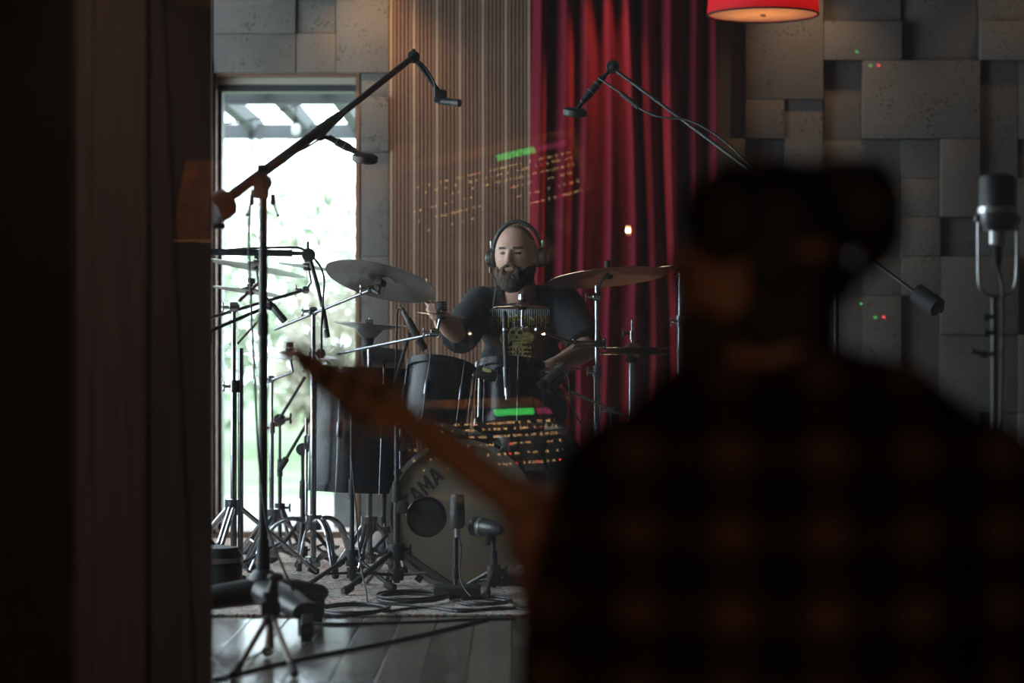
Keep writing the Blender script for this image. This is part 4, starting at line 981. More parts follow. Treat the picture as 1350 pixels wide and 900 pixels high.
# dynamic kick mic
DY = 8.8
tm = microphone('stubby dynamic mic with a silver band facing the bass drum', None, P(640, 697, DY))
a, b = P(662, 698, DY-.06), P(623, 693, DY+.03); d = b-a
MB().tube([a, a+d*.1, a+d*.35, a+d*.62], [.014, .022, .030, .034], 22).build('body', 'mic_body', tm)
MB().tube([a+d*.62, a+d*.74], .0365, 22).build('band', 'mic_silver', tm)
MB().tube([a+d*.74, a+d*.95, b], [.037, .035, .022], 22).build('grille', 'mic_mesh', tm)
t, pv = mic_stand('low black tripod stand under the stubby bass drum mic', 651, DY-.03, 755, 58, 714, .35, r=.010)
MB().cyl(pv, P(648, 702, DY-.03), .010).rbox(P(643, 711, DY-.05), (.02, .02, .04), .005).build('swivel_clip', 'black_rubber', t)
# tom mics
pencil('black pencil mic angled down at the left rack tom', P(537, 420, 9.4), P(560, 461, 9.42), .0155, .35)
t, pv = mic_stand('slanted black mic stand behind the left rack tom', 520, 9.72, 700, 50, 520, .7, boom=(P(520, 505, 9.6), P(540, 440, 9.43)))
cable('cable arching over the left rack tom mic', [P(536, 418, 9.4), P(530, 406, 9.4), P(524, 410, 9.42), P(523, 440, 9.45), P(522, 480, 9.55), P(518, 520, 9.65)], .0045)
t = pencil('tall slim mic standing upright before the printed shirt', P(668, 515, 9.25), P(665, 410, 9.3), .0095, .22, 'black_paint')
MB().cyl(P(669, 522, 9.25), P(667, 484, 9.27), .0125).build('clip_tube', 'mic_silver', t)
MB().cyl(P(669, 520, 9.25), P(669, 520, 9.375), .006).rbox(P(669, 520, 9.37), (.03, .012, .04), .004).build('tom_bracket', 'dark_chrome', t)
# clip-on tom mic
tm = microphone('wide black clip-on mic with a pale label on the middle rack tom', None, P(641, 492, 9.32))
MB().rbox(P(641, 493, 9.32), (.085, .06, .045), .014, Matrix.Rotation(.25, 3, 'Y')).build('body', 'black_paint', tm)
MB().rbox(P(642, 488, 9.288), (.035, .004, .013), .0015, Matrix.Rotation(.2, 3, 'Y')).build('label_plate', 'print_olive', tm)
MB().tube([P(653, 487, 9.32), P(657, 484, 9.33), P(658, 492, 9.35)], .006).build('clip', 'black_rubber', tm)
# pair of mics by the snare
pencil('upper of two stubby mics beside the drummer\'s left hand', P(736, 487, 9.38), P(711, 510, 9.34), .017, .3, 'mic_silver')
pencil('lower of two stubby mics beside the drummer\'s left hand', P(742, 498, 9.42), P(724, 518, 9.36), .012, .3, 'mic_body')
t, pv = mic_stand('chrome-armed mic stand low at the right of the kit', 806, 9.5, 700, 50, 541, .3, r=.009)
MB().cyl(P(750, 515, 9.4), P(842, 556, 9.52), .0055).build('boom_arm', 'chrome', t); joint(t, pv, .016, 'chrome')
MB().tube([P(750, 515, 9.4), P(743, 505, 9.4), P(740, 494, 9.4)], .006).build('clip', 'black_rubber', t)
cable('cable dropping from the snare mics', [P(742, 486, 9.38), P(750, 500, 9.36), P(752, 530, 9.36), P(764, 555, 9.38), P(785, 580, 9.4), P(790, 640, 9.4), V((P(800, 0, 9.3).x, 9.3, RZ+.004))], .0035)
cpd, npd = cymbal('tiny cymbal disc over the snare mics', P(738, 483, 9.46), -2, -.10, 27*pxm(9.46), bow=.2)
MB().ell(P(740, 480, 9.46), (.02, .02, .012)).build('nut', 'black_rubber', t)
# ------------------------------------------------------------------ little mixer on a stand behind the floor tom
mx_ = thing('headphone_mixer', 'small dark mixer with white knobs behind the floor tom', 'mixer', P(505, 472, 10.0))
rt = Matrix.Rotation(-.5, 3, 'X') @ Matrix.Rotation(.14, 3, 'Y')
MB().rbox(P(506, 472, 10.0), (.17, .13, .035), .006, rt).build('case', 'black_paint', mx_)
for i in range(5):
    for j in range(2):
        p = P(506, 472, 10.0)+rt @ V((-.06+i*.03, -.03+j*.05, .018)); MB().cyl(p, p+rt @ V((0, 0, .014)), .008, .006, seg=10).build('knob', 'white_plastic', mx_)
t, pv = mic_stand('stand carrying the small mixer behind the floor tom', 506, 10.0, 690, 45, 480, .8)
# ------------------------------------------------------------------ floor clutter
gp = P(491, 716, 10.85)
m = MB().ell((0, 0, 0), (.085, .075, .075), fn=lambda p: V((p.x, p.y, max(p.z, -.004))))
for p in m.v: p += V((P(491, 0, 10.9).x, 10.9, RZ+.0045))
tag(m.build('grey_pad', 'grey_pad', base=(P(491, 0, 10.9).x, 10.9, RZ)), 'smooth pale grey dome lying on the rug by the door jamb', 'pad')
bgp = P(285, 735, 8.95)
o = thing('round_case', 'black round padded case at the left frame edge behind the stands', 'case', (bgp.x, bgp.y, RZ))
MB().lathe([(0, 0), (.085, 0), (.095, .01), (.095, .13), (.075, .16), (0, .17)], Matrix.Translation((bgp.x, bgp.y+.02, RZ)), 32).build('body', 'black_paint', o)
MB().lathe([(.092, .105), (.099, .105), (.099, .125), (.092, .125)], Matrix.Translation((bgp.x, bgp.y+.02, RZ)), 32, closed=True).build('band', 'dark_chrome', o)
def fz(px_, py_):        # point on the plank floor or the rug under a pixel
    d = HC*F/(py_-HZ); z = (RZ if d > 8.17 else 0)
    return V(((px_-675)/F*d, d, z))
def fcable(label, pxs, r=.0045, lift=0, name='cable', n=6): return cable(label, [fz(a, b)+V((0, 0, r+lift)) for a, b in pxs], r, n, 'cables on the floor', name)
fcable('long black cable crossing the plank floor below the tripod', [(282, 898), (330, 886), (390, 872), (440, 862), (500, 851), (560, 838), (610, 826), (645, 817)], .0055)
fcable('thin cable along the plank floor in front of the rug edge', [(400, 822), (440, 824), (500, 823), (560, 821), (620, 818), (680, 817)], .0045)
fcable('cable end curling at the left frame edge', [(262, 868), (284, 872), (292, 886), (298, 897)], .0045)
fcable('cable stretched over the rug edge behind the coil', [(415, 806), (470, 801), (540, 803), (590, 808), (640, 809), (700, 806)], .0045)
fcable('cable lying on the rug left of the tripod stands', [(262, 778), (300, 782), (340, 788), (390, 800), (430, 803)], .0045)
fcable('cable wandering across the rug behind the left tripod stand', [(330, 800), (350, 772), (318, 752), (300, 742), (270, 720)], .004)
def coil(label, c, rx, ry, n, seed):
    rr = random.Random(seed); pts = []
    for k in range(n*14+1):
        a = 2*math.pi*k/14; w_ = 1+.06*math.sin(k*.7+seed)+.02*rr.uniform(-1, 1)
        pts.append(V((c.x+rx*w_*math.cos(a), c.y+ry*w_*math.sin(a), c.z+.005+.0065*(k/14))))
    return cable(label, pts, .0045, 3, 'cables on the floor', 'cable_coil')
coil('coiled black cable on the rug edge next to the castor stand', fz(467, 812)+V((0, .03, .0)), 44*pxm(8.2), .16, 2, 1)
coil('second looser cable coil by the foot of the bass drum stands', fz(545, 795)+V((0, 0, .0)), 46*pxm(8.6), .17, 3, 2)
coil('small cable coil under the bass drum mics', fz(640, 800), 34*pxm(8.5), .12, 2, 3)
fcable('cable trailing from the coils to the right', [(505, 812), (560, 806), (610, 812), (660, 806), (720, 812)], .0045)
# ================================================================== people
def limb(mb, pts, rs, seg=16, ends=True, mi=0):
    pts = [V(p) for p in pts]
    mb.tube(pts, rs, seg, mi)
    if ends:
        for p, r in zip(pts, rs): mb.ell(p, r*.995, seg=14, rings=10)
def finger(mb, p, dirs, lens, r):
    p = V(p); pts = [p]
    for d, l in zip(dirs, lens): p = p+V(d).normalized()*l; pts.append(p)
    rs = [r*(1-.10*i) for i in range(len(pts))]
    limb(mb, pts, rs, 10)
def head_shape(mb, M, beardless=True):
    """head about 0.25 m tall, face towards local -Y; M maps local to world"""
    sub = MB()
    def sk(p):
        x, y, z = p
        if z < 0: x *= 1-.20*(-z/.125)**1.5; y = y*(1-.10*(-z/.125)) - .012*(-z/.125)
        if y > 0 and z < 0: y *= 1-.25*(-z/.125)
        if y > 0 and z > 0: y *= 1.06
        def push(cx, cz, sx, sz, amt):
            return amt*math.exp(-((x-cx)/sx)**2-((z-cz)/sz)**2) if y < -.02 else 0
        dy = 0
        for s in (-1, 1):
            dy += push(s*.031, .012, .017, .012, .015)          # eye sockets
            dy -= push(s*.026, .036, .022, .007, .007)          # brow
            dy -= push(s*.044, -.018, .018, .016, .005)         # cheek bones
        dy += push(0, .030, .007, .010, .004)                   # frown
        dy -= push(0, -.050, .024, .012, .004)
        return V((x, y+dy, z))
    sub.ell((0, 0, 0), (.083, .097, .119), seg=56, rings=40, fn=sk)
    # nose
    sub.tube([(0, -.086, .026), (0, -.098, .006), (0, -.112, -.016), (0, -.108, -.024)], [.009, .010, .0125, .010], 14)
    sub.ell((.011, -.098, -.021), (.008, .010, .007)); sub.ell((-.011, -.098, -.021), (.008, .010, .007))
    # lips, chin, ears
    sub.ell((0, -.094, -.048), (.024, .007, .0045)); sub.ell((0, -.093, -.056), (.020, .007, .005)); sub.ell((0, -.082, -.098), (.030, .022, .020))
    for s in (-1, 1):
        sub.ell((s*.079, .008, -.002), (.008, .018, .032)); sub.ell((s*.031, -.076, .012), (.0125, .0125, .0115))
    mb.add([M @ p for p in sub.v], sub.f)
# ------------------------------------------------------------------ the drummer
DD = 10.1
def Q(x, y, d=DD): return P(x, y, d)
hc = Q(681, 337, 9.98)
MH = Matrix.Translation(hc) @ Matrix.Rotation(math.radians(-17), 4, 'Z') @ Matrix.Rotation(math.radians(3), 4, 'X') @ Matrix.Scale(1.06, 4)
MHi = MH.inverted()
body = MB()
head_shape(body, MH)
limb(body, [Q(684, 352, 10.02), Q(686, 378, 10.07), Q(688, 400, 10.12)], [.060, .064, .072])
sh_r, sh_l = Q(634, 402, 10.12), Q(744, 402, 10.12)
limb(body, [sh_r, Q(664, 401, 10.13), Q(688, 398, 10.13), Q(716, 401, 10.13), sh_l], [.056, .052, .052, .052, .056])
for (c, r) in ((Q(688, 430, 10.12), (.175, .11, .13)), (Q(688, 480, 10.12), (.165, .115, .14)), (Q(689, 540, 10.14), (.165, .13, .15)), (Q(690, 580, 10.17), (.18, .15, .11))): body.ell(c, r)
el_r, el_l = Q(604, 440, 9.90), Q(774, 462, 9.92)
ha_r, ha_l = Q(574, 412, 9.66), Q(727, 482, 9.66)
limb(body, [sh_r, (sh_r+el_r)/2, el_r], [.058, .052, .043]); limb(body, [sh_l, (sh_l+el_l)/2, el_l], [.058, .052, .044])
wr_r, wr_l = el_r+(ha_r-el_r)*.78, el_l+(ha_l-el_l)*.80
limb(body, [el_r, el_r+(ha_r-el_r)*.3, wr_r, ha_r], [.043, .046, .031, .030]); limb(body, [el_l, el_l+(ha_l-el_l)*.3, wr_l, ha_l], [.044, .047, .031, .030])
# right hand closed round the stick (stick runs up and towards us), fingers across the front
st_a, st_b = Q(579, 446, 9.60), Q(566, 384, 9.70); sd = (st_b-st_a).normalized()
grip = Q(572, 411, 9.655)
body.ell(grip+V((.012, .022, -.004)), (.026, .024, .046), Matrix.Rotation(-.15, 3, 'Y'))
for k in range(4):
    b0 = grip+sd*(.030-.020*k)+V((.026, .004, 0)); L_ = (.030, .034, .032, .026)[k]
    finger(body, b0, ((-.55, -.85, .05), (-1, .05, -.05), (-.25, 1, -.05)), (L_, L_*.8, L_*.6), .0098)
finger(body, grip+V((-.004, .03, .022)), ((-.8, -.3, .5), (-.2, -.75, .55)), (.032, .028), .0110)
# left hand palm down over the snare
body.ell(ha_l+V((-.014, -.012, -.006)), (.046, .034, .022), Matrix.Rotation(.3, 3, 'Y'))
for k in range(4):
    b0 = ha_l+V((-.040, -.026+.017*k, -.012)); L_ = (.034, .038, .036, .028)[k]
    finger(body, b0, ((-.9, -.2, -.25), (-.35, -.1, -1), (.5, .1, -.8)), (L_, L_*.8, L_*.6), .0092)
finger(body, ha_l+V((-.012, -.036, -.010)), ((-.7, -.5, -.3), (-.8, .1, -.5)), (.034, .028), .0105)
# legs (seated)
hips = (Q(664, 592, 10.14), Q(714, 592, 10.14)); knees = (Q(618, 598, 9.72), Q(744, 600, 9.72))
ankles = (V((Q(628, 0, 9.9).x, 9.90, .12)), V((Q(738, 0, 9.95).x, 10.0, .12)))
for h_, k_, a_ in zip(hips, knees, ankles):
    limb(body, [h_, (h_+k_)/2, k_], [.095, .082, .062]); limb(body, [k_, k_*.6+a_*.4, a_], [.060, .056, .042])
    limb(body, [a_+V((0, .03, -.055)), a_+V((0, -.08, -.065)), a_+V((0, -.17, -.075))], [.042, .040, .030])
bme = remeshed(body, .0052, 3, name='person')
feet_z = min(v.co.z for v in bme.vertices)
base = V((Q(689, 0).x, 10.15, RZ))
dz = RZ+.003-feet_z
for p in bme.polygons:                       # skin, lips, eyes and close-cropped hair by place on the head
    c = MHi @ p.center
    if c.length < .16:
        mi = 0
        if c.y < -.05:
            for s in (-1, 1):
                if ((c.x-s*.031)/.0135)**2+((c.z-.011)/.0052)**2 < 1: mi = 2
                if ((c.x-s*.031)/.020)**2+((c.z-.031-.1*(abs(c.x)-.03)*0)/.0050)**2 < 1: mi = 4
            if abs(c.x) < .022 and abs(c.z+.055) < .006: mi = 1
        if (c.z > .060 and c.y > -.040+(.120-c.z)*.25) or (c.y > .0 and c.z > -.06 and abs(c.x) > .02 and not c.y < .02): mi = 3 if c.y > -.03 or c.z > .1 else 0
        p.material_index = mi
    else: p.material_index = 0
shift_me(bme, base)
drummer = link('person', bme, ['skin', 'lip', 'eye_dark', 'scalp_hair', 'beard_hair'], None, base)
tag(drummer, 'bearded drummer in a black printed T-shirt and headphones behind the kit', 'person')
WL[drummer] = base
# beard and moustache
bd_ = MB()
def hb(c, r, rot=None): 
    s = MB().ell(c, r, rot); bd_.add([MH @ p for p in s.v], s.f)
hb((0, -.058, -.090), (.062, .050, .042)); hb((0, -.070, -.110), (.048, .038, .032)); hb((0, -.080, -.080), (.034, .026, .014))
for s in (-1, 1):
    hb((s*.056, -.030, -.072), (.020, .042, .042)); hb((s*.070, -.008, -.040), (.010, .022, .040)); hb((s*.030, -.084, -.066), (.014, .018, .026))
    hb((s*.014, -.100, -.037), (.017, .008, .0065), Matrix.Rotation(s*.35, 3, 'Y'))
def fuzz(co, n): return co+n*(.0035*noise.noise(co*95)+.002*noise.noise(co*210))
bm_ = remeshed(bd_, .0042, 2, fuzz, 'beard'); shift_me(bm_, base); link('beard', bm_, 'beard_hair', drummer)
# T-shirt: torso with short loose sleeves
sh = MB()
limb(sh, [sh_r+V((.01, 0, -.012)), Q(664, 396, 10.13), Q(688, 394, 10.13), Q(716, 396, 10.13), sh_l+V((-.01, 0, -.012))], [.076, .072, .066, .072, .076])
for (c, r) in ((Q(688, 428, 10.115), (.192, .128, .14)), (Q(688, 480, 10.11), (.182, .134, .15)), (Q(689, 540, 10.12), (.190, .155, .16)), (Q(690, 588, 10.16), (.205, .175, .07))): sh.ell(c, r)
def sleeve(a, b, t, r0, r1):
    e = a+(b-a)*t; limb(sh, [a], [r0]) if False else None
    sh.ell(a, r0); sh.tube([a, a+(e-a)*.5, e], [r0, (r0+r1)/2+.004, r1], 20)
sleeve(sh_r, el_r+V((.004, 0, -.012)), 1.06, .080, .076); sleeve(sh_l, el_l, .86, .080, .076)
sh.tube([el_r+V((.02, .02, .0)), el_r+V((.012, -.01, -.050))], [.06, .034], 16)
NB = Q(685, 386, 10.06)
def wrk(co, n):
    d_ = co-base
    w_ = .006*noise.noise(V((d_.x*9, d_.y*9, d_.z*6)))+.0035*noise.noise(V((d_.x*26+d_.z*10, d_.y*20, d_.z*14)))
    return co+n*w_
sme = remeshed(sh, .0075, 5, wrk, 't_shirt')
# neck hole: drop the vertices that ride up on the neck
bmq = bmesh.new(); bmq.from_mesh(sme)
dead = [v for v in bmq.verts if ((v.co.x-NB.x)/.074)**2+((v.co.y-NB.y+.02)/.100)**2 < 1 and v.co.z > Q(0, 399, 10.1).z]
bmesh.ops.delete(bmq, geom=dead, context='VERTS'); bmq.to_mesh(sme)
bvh = BVHTree.FromBMesh(bmq); bmq.free()
shift_me(sme, base); tshirt = link('t_shirt', sme, 'shirt_black', drummer)
# the chest print: dripping letters over a crowned skull-like creature, laid on the cloth
def project(x, y, lift=.003):
    p = P(x, y, 9.3); o = V((0, 0, HC)); d = (p-o).normalized()
    hit, nrm, i, dist = bvh.ray_cast(o, d)
    return (hit-d*lift) if hit is not None else None
def decal(polys, name, mt, lift=.003):
    m = MB()
    for pl in polys:
        pts = [project(a, b, lift) for a, b in pl]
        if all(p is not None for p in pts): m.add(pts, [tuple(range(len(pts)))])
    if m.v:
        o = m.build(name, mt, tshirt, smooth=False); return o
rp = random.Random(5)
def grid(x0, x1, y0, y1, n, k, keep):
    out = []
    for i in range(n):
        for j in range(k):
            a, b = x0+(x1-x0)*i/n, x0+(x1-x0)*(i+1)/n; c, d = y0+(y1-y0)*j/k, y0+(y1-y0)*(j+1)/k
            if keep((a+b)/2, (c+d)/2): out.append([(a, c), (b, c), (b, d), (a, d)])
    return out
decal(grid(645, 726, 430, 476, 26, 16, lambda x, y: abs(x-686)/(40-(y-430)*.28) < 1+.12*math.sin(x*1.3)*math.cos(y*.9)), 'print_ground', 'print_maroon', .0015)
let_s, let_g = [], []
xs = 645.5
while xs < 725:
    wd = rp.uniform(1.2, 1.9); top = 404.5+rp.uniform(-1.5, 1.5)-2*math.cos((xs-685)/14); bot = 427+rp.uniform(-2, 7)-abs(xs-685)*.02
    md = (top+bot)/2+rp.uniform(-2, 2)
    let_s.append([(xs, top), (xs+wd, top+.6), (xs+wd*.9, md), (xs+.1, md)]); let_g.append([(xs+.1, md), (xs+wd*.9, md), (xs+wd*.5, bot), (xs+.3, bot)])
    if rp.random() < .55:
        yb = rp.choice([top+1, md-3, md+2]); (let_s if yb < md else let_g).append([(xs+wd*.6, yb), (xs+wd+2.4, yb+.6), (xs+wd+2.4, yb+2.8), (xs+wd*.6, yb+2.4)])
    xs += wd+rp.uniform(.9, 1.7)
decal(let_s, 'print_lettering', 'print_silver', .004); decal(let_g, 'print_lettering', 'print_gold', .004)
def fig(x, y):
    h_ = ((x-681)/10.5)**2+((y-441)/11)**2 < 1; jaw = abs(x-682) < 7 and 448 < y < 457
    eye = ((x-676.5)/3)**2+((y-438)/2.6)**2 < 1 or ((x-685.5)/3)**2+((y-438)/2.6)**2 < 1 or ((x-681)/1.4)**2+((y-444)/1.8)**2 < 1 or (abs(x-681) < 5 and abs(y-449.5) < 1.1)
    mane = ((x-695)/9)**2+((y-445)/8)**2 < 1 or ((x-666)/7)**2+((y-446)/9)**2 < 1
    chest = abs(x-684) < 9-(y-458)*.05 and 458 < y < 476 and int((x-600)/2.2+.3*math.sin(y)) % 2 == 0
    return (h_ or jaw or mane or chest) and not eye
decal(grid(655, 708, 428, 477, 44, 40, fig), 'print_figure', 'print_olive', .0045)
decal(grid(668, 702, 456, 476, 22, 12, lambda x, y: abs(x-685) < 15 and (int(y/3) % 2 == 0) and not fig(x, y) and rp.random() < .7), 'print_figure', 'print_gold', .004)
# trousers
pt = MB()
for h_, k_, a_ in zip(hips, knees, ankles):
    limb(pt, [h_, (h_+k_)/2, k_], [.108, .095, .076]); limb(pt, [k_, k_*.6+a_*.4, a_+V((0, 0, .02))], [.074, .070, .062])
pt.ell(Q(690, 588, 10.17), (.19, .16, .10))
pme = remeshed(pt, .010, 4, lambda co, n: co+n*.005*noise.noise(co*14), 'trousers'); shift_me(pme, base); link('trousers', pme, 'jeans', drummer)
for a_ in ankles:
    s = MB(); limb(s, [a_+V((0, .03, -.058)), a_+V((0, -.08, -.068)), a_+V((0, -.175, -.078))], [.050, .048, .036])
    sm_ = remeshed(s, .010, 3, lambda co, n: V((co.x, co.y, max(co.z, RZ+.001))), 'shoe'); shift_me(sm_, base); link('shoe', sm_, 'black_rubber', drummer)
# sticks, throne, headphones
for a, b, lb in ((st_a, st_b+sd*.06, 'wooden drumstick raised in the drummer\'s right hand'), (ha_l+V((.03, .03, .005)), ha_l+V((-.20, -.14, -.05)), 'wooden drumstick held low over the snare')):
    d = b-a; o = MB().tube([a, a+d*.75, a+d*.93, a+d*.96, b], [.0072, .007, .004, .0052, .003], 12).build('drumstick', 'stick_wood', base=a); tag(o, lb, 'drumstick')
th_ = V((Q(690, 0).x, 10.18, RZ)); zs_ = Q(0, 592, 10.15).z-.09
t = thing('drum_throne', 'round black drum throne under the seated drummer', 'stool', th_)
MB().lathe([(0, zs_-.08), (.15, zs_-.08), (.165, zs_-.05), (.16, zs_-.012), (.12, zs_), (0, zs_)], Matrix.Translation((th_.x, th_.y, 0)), 36).build('seat', 'black_paint', t)
MB().cyl((th_.x, th_.y, .10), (th_.x, th_.y, zs_-.075), .014).build('post', 'chrome', t); tripod(t, th_.x, th_.y, .26, .21, .5, .010)
hp = thing('headphones', 'black over-ear headphones worn by the drummer', 'headphones', hc)
arc = [MH @ V((.098*math.cos(a)*1.0, .012, .006+.127*math.sin(a))) for a in [math.pi*i/24 for i in range(1, 24)]]
arc = [MH @ V((.100, .012, .0))]+arc+[MH @ V((-.100, .012, .0))]
MB().tube(arc, .0085, 10, flat=1.0).build('headband', 'black_paint', hp)
for s in (-1, 1):
    R3 = MH.to_3x3().normalized(); c = MH @ V((s*.098, .006, -.008)); ax = (R3 @ V((s, 0, 0))).normalized(); Mx = frame_z(ax, c)
    cp_ = MB().lathe([(0, .026), (.024, .026), (.034, .020), (.037, .008), (.036, .0), (0, .0)], Mx, 26).build('ear_cup', 'black_paint', hp)
    MB().lathe([(0, 0), (.036, 0), (.041, -.006), (.040, -.016), (.030, -.020), (0, -.018)], Mx, 26).build('ear_pad', 'black_rubber', cp_)
    MB().lathe([(.014, .0275), (.019, .0275), (.019, .0262), (.014, .0262)], Mx, 24, closed=True).build('cup_ring', 'dark_chrome', cp_)
    MB().rbox(MH @ V((s*.105, .012, .045)), (.010, .016, .030), .003, R3).build('yoke', 'mic_silver', hp)
q0 = MH @ V((-.108, .0, -.045))
MB().cyl(q0, q0-V((0, 0, .022)), .006).build('cable_boot', 'mic_body', hp)
MB().tube(smoothpath([q0-V((0, 0, .02)), Q(654, 372, 9.93), Q(652, 392, 9.915), Q(650, 410, 9.90), Q(649, 440, 9.90), Q(650, 470, 9.90), Q(640, 500, 9.95)], 5), .0028, 8).build('cable', 'black_cable', hp)
# ------------------------------------------------------------------ the guitarist in front, back to us
GD = 2.78; gs = pxm(GD)
def G(x, y, dd=0.0): return P(x, y, GD+dd)
gb = V((G(1050, 0).x, GD+.02, 0))
g = MB()
hcg = G(1000, 338, 0)
MG = Matrix.Translation(hcg) @ Matrix.Rotation(math.radians(-112), 4, 'Z') @ Matrix.Rotation(math.radians(2), 4, 'X') @ Matrix.Scale(.96, 4)
head_shape(g, MG)
limb(g, [G(1015, 400, .01), G(1020, 450, .0), G(1030, 510, .0)], [.060, .060, .070])
shl, shr = G(822, 640, .02), G(1290, 642, .02)
limb(g, [shl, G(930, 555), G(1040, 530), G(1160, 550), shr], [.062, .066, .070, .066, .062])
for c, r in ((G(1055, 640), (.19, .105, .13)), (G(1055, 760), (.18, .11, .15)), (G(1055, 900), (.17, .115, .16)), (G(1055, 1010), (.18, .14, .11))): g.ell(c, r)
ell_, elr_ = G(752, 940, .16), G(1372, 905, .10)
hal = G(700, 715, .40); har = G(1180, 960, .40)
limb(g, [shl, (shl+ell_)/2, ell_], [.056, .050, .042]); limb(g, [shr, (shr+elr_)/2, elr_], [.056, .050, .042])
wrl = ell_+(hal-ell_)*.84
limb(g, [ell_, ell_+(hal-ell_)*.35, wrl, hal], [.042, .042, .029, .029]); limb(g, [elr_, elr_+(har-elr_)*.4, har], [.042, .038, .030])
# neck axis of the guitar (needed for the hand)
na, nb = P(548, 556, GD+.46), P(735, 700, GD+.42); nd = (nb-na).normalized()
ng = P(702, 676, GD+.425)
# left hand: palm behind the neck, thumb over the near side, four fingers curled over the top edge
g.ell(hal+V((-.002, -.006, .012)), (.034, .026, .045), Matrix.Rotation(.35, 3, 'Y'))
upn = V((.60, 0, .80))
for k in range(4):
    b0 = ng-nd*(.034-.021*k)+V((-.010, .012, -.030)); L_ = (.034, .038, .036, .029)[k]
    finger(g, b0, ((-.35, .45, .7), (.45, .25, .8), (.9, -.5, .25)), (L_, L_*.85, L_*.7), .0095)
finger(g, hal+V((.012, -.026, .020)), ((.25, -.35, .9), (.45, .1, .85)), (.036, .030), .0115)
g.ell(har+V((-.02, .03, -.01)), (.045, .04, .022))
for k in range(4): finger(g, har+V((-.05, .02+.018*k, -.012)), ((-1, .3, -.2), (-.5, .5, -.8)), (.034, .028), .0092)
finger(g, har+V((-.02, .06, .0)), ((-.8, .6, -.2), (-.9, .2, -.3)), (.034, .028), .0105)
# legs, seated facing the window
for sx, s in ((955, -1), (1150, 1)):
    h_ = V((G(sx, 0).x, GD+.02, .52)); k_ = V((h_.x+s*.05, GD+.42, .50)); a_ = V((k_.x, GD+.40, .10))
    limb(g, [h_, (h_+k_)/2, k_], [.095, .08, .062]); limb(g, [k_, (k_+a_)/2, a_], [.06, .055, .04]); limb(g, [a_+V((0, -.03, -.055)), a_+V((0, .16, -.066))], [.04, .03])
gme = remeshed(g, .0075, 3, name='person')
MGi = MG.inverted()
for p in gme.polygons: p.material_index = 0
shift_me(gme, gb); guitarist = link('person', gme, ['skin_warm'], None, gb)
tag(guitarist, 'guitarist seen from behind in a dark plaid flannel shirt, hair in a bun', 'person'); WL[guitarist] = gb
# flannel shirt
s = MB()
limb(s, [G(835, 648, .02), G(930, 572), G(1045, 545), G(1160, 562), G(1280, 648, .02)], [.080, .086, .090, .086, .080])
for c, r in ((G(1050, 650), (.235, .125, .15)), (G(1050, 780), (.225, .130, .17)), (G(1050, 920), (.215, .135, .17)), (G(1050, 1000), (.21, .15, .10))): s.ell(c, r)
s.ell(shl, .082); s.tube([shl, (shl+ell_)/2, ell_], [.082, .078, .068], 20); s.ell(ell_, .066); s.tube([ell_, ell_+(hal-ell_)*.42], [.064, .048], 18)
s.ell(shr, .082); s.tube([shr, (shr+elr_)/2, elr_], [.082, .078, .068], 20); s.ell(elr_, .066); s.tube([elr_, elr_+(har-elr_)*.8], [.064, .045], 18)
s.tube([G(1030, 540), G(1024, 500, .0), G(1016, 468, -.004)], [.098, .088, .080], 26)      # collar
fme = remeshed(s, .011, 6, lambda co, n: co+n*(.006*noise.noise(co*8)+.003*noise.noise(co*20)), 'flannel_shirt')
shift_me(fme, gb); link('flannel_shirt', fme, 'flannel', guitarist)
j = MB()
for sx, s_ in ((955, -1), (1150, 1)):
    h_ = V((G(sx, 0).x, GD+.02, .52)); k_ = V((h_.x+s_*.05, GD+.42, .50)); a_ = V((k_.x, GD+.40, .10))
    limb(j, [h_, (h_+k_)/2, k_], [.108, .092, .075]); limb(j, [k_, (k_+a_)/2, a_+V((0, 0, .02))], [.073, .066, .058])
jme = remeshed(j, .014, 3, name='trousers'); shift_me(jme, gb); link('trousers', jme, 'jeans', guitarist)
for sx, s_ in ((955, -1), (1150, 1)):
    a_ = V((G(sx, 0).x+s_*.05, GD+.40, .10)); q = MB(); limb(q, [a_+V((0, -.03, -.052)), a_+V((0, .17, -.062))], [.05, .037])
    q_ = remeshed(q, .012, 2, lambda co, n: V((co.x, co.y, max(co.z, .003))), 'shoe'); shift_me(q_, gb); link('shoe', q_, 'black_rubber', guitarist)
# hair pulled back into a bun, beard on the jaw
h = MB()
h.ell(G(1024, 300, .0), (97*gs, .088, 92*gs)); h.ell(G(962, 292, -.016), (66*gs, .082, 74*gs)); h.ell(G(1012, 350, -.03), (58*gs, .062, 62*gs)); h.ell(G(1012, 420, -.028), (52*gs, .05, 62*gs)); h.ell(G(1045, 370, .0), (74*gs, .080, 66*gs)); h.ell(G(980, 262, .0), (62*gs, .075, 52*gs)); h.ell(G(1048, 425, -.004), (60*gs, .066, 62*gs))
limb(h, [G(1075, 262), G(1110, 250), G(1140, 256)], [.044, .038, .042])
h.ell(G(1143, 274, -.005), (50*gs, .048, 58*gs), Matrix.Rotation(.25, 3, 'Y')); h.ell(G(1166, 290, -.005), (27*gs, .035, 44*gs), Matrix.Rotation(.1, 3, 'Y'))
limb(h, [G(1165, 310), G(1150, 345), G(1122, 372), G(1118, 392)], [.026, .017, .010, .006])
hme = remeshed(h, .0065, 4, lambda co, n: co+n*(.005*noise.noise(V((co.x*40, co.y*40, co.z*22)))), 'hair'); shift_me(hme, gb); link('hair', hme, 'hair_dark', guitarist)
b = MB()
for c, r in ((G(922, 452, .02), (34*gs, .040, 46*gs)), (G(945, 430, -.01), (36*gs, .036, 36*gs)), (G(918, 420, .03), (20*gs, .030, 22*gs))): b.ell(c, r)
bme2 = remeshed(b, .006, 2, fuzz, 'beard'); shift_me(bme2, gb); link('beard', bme2, 'beard_hair', guitarist)
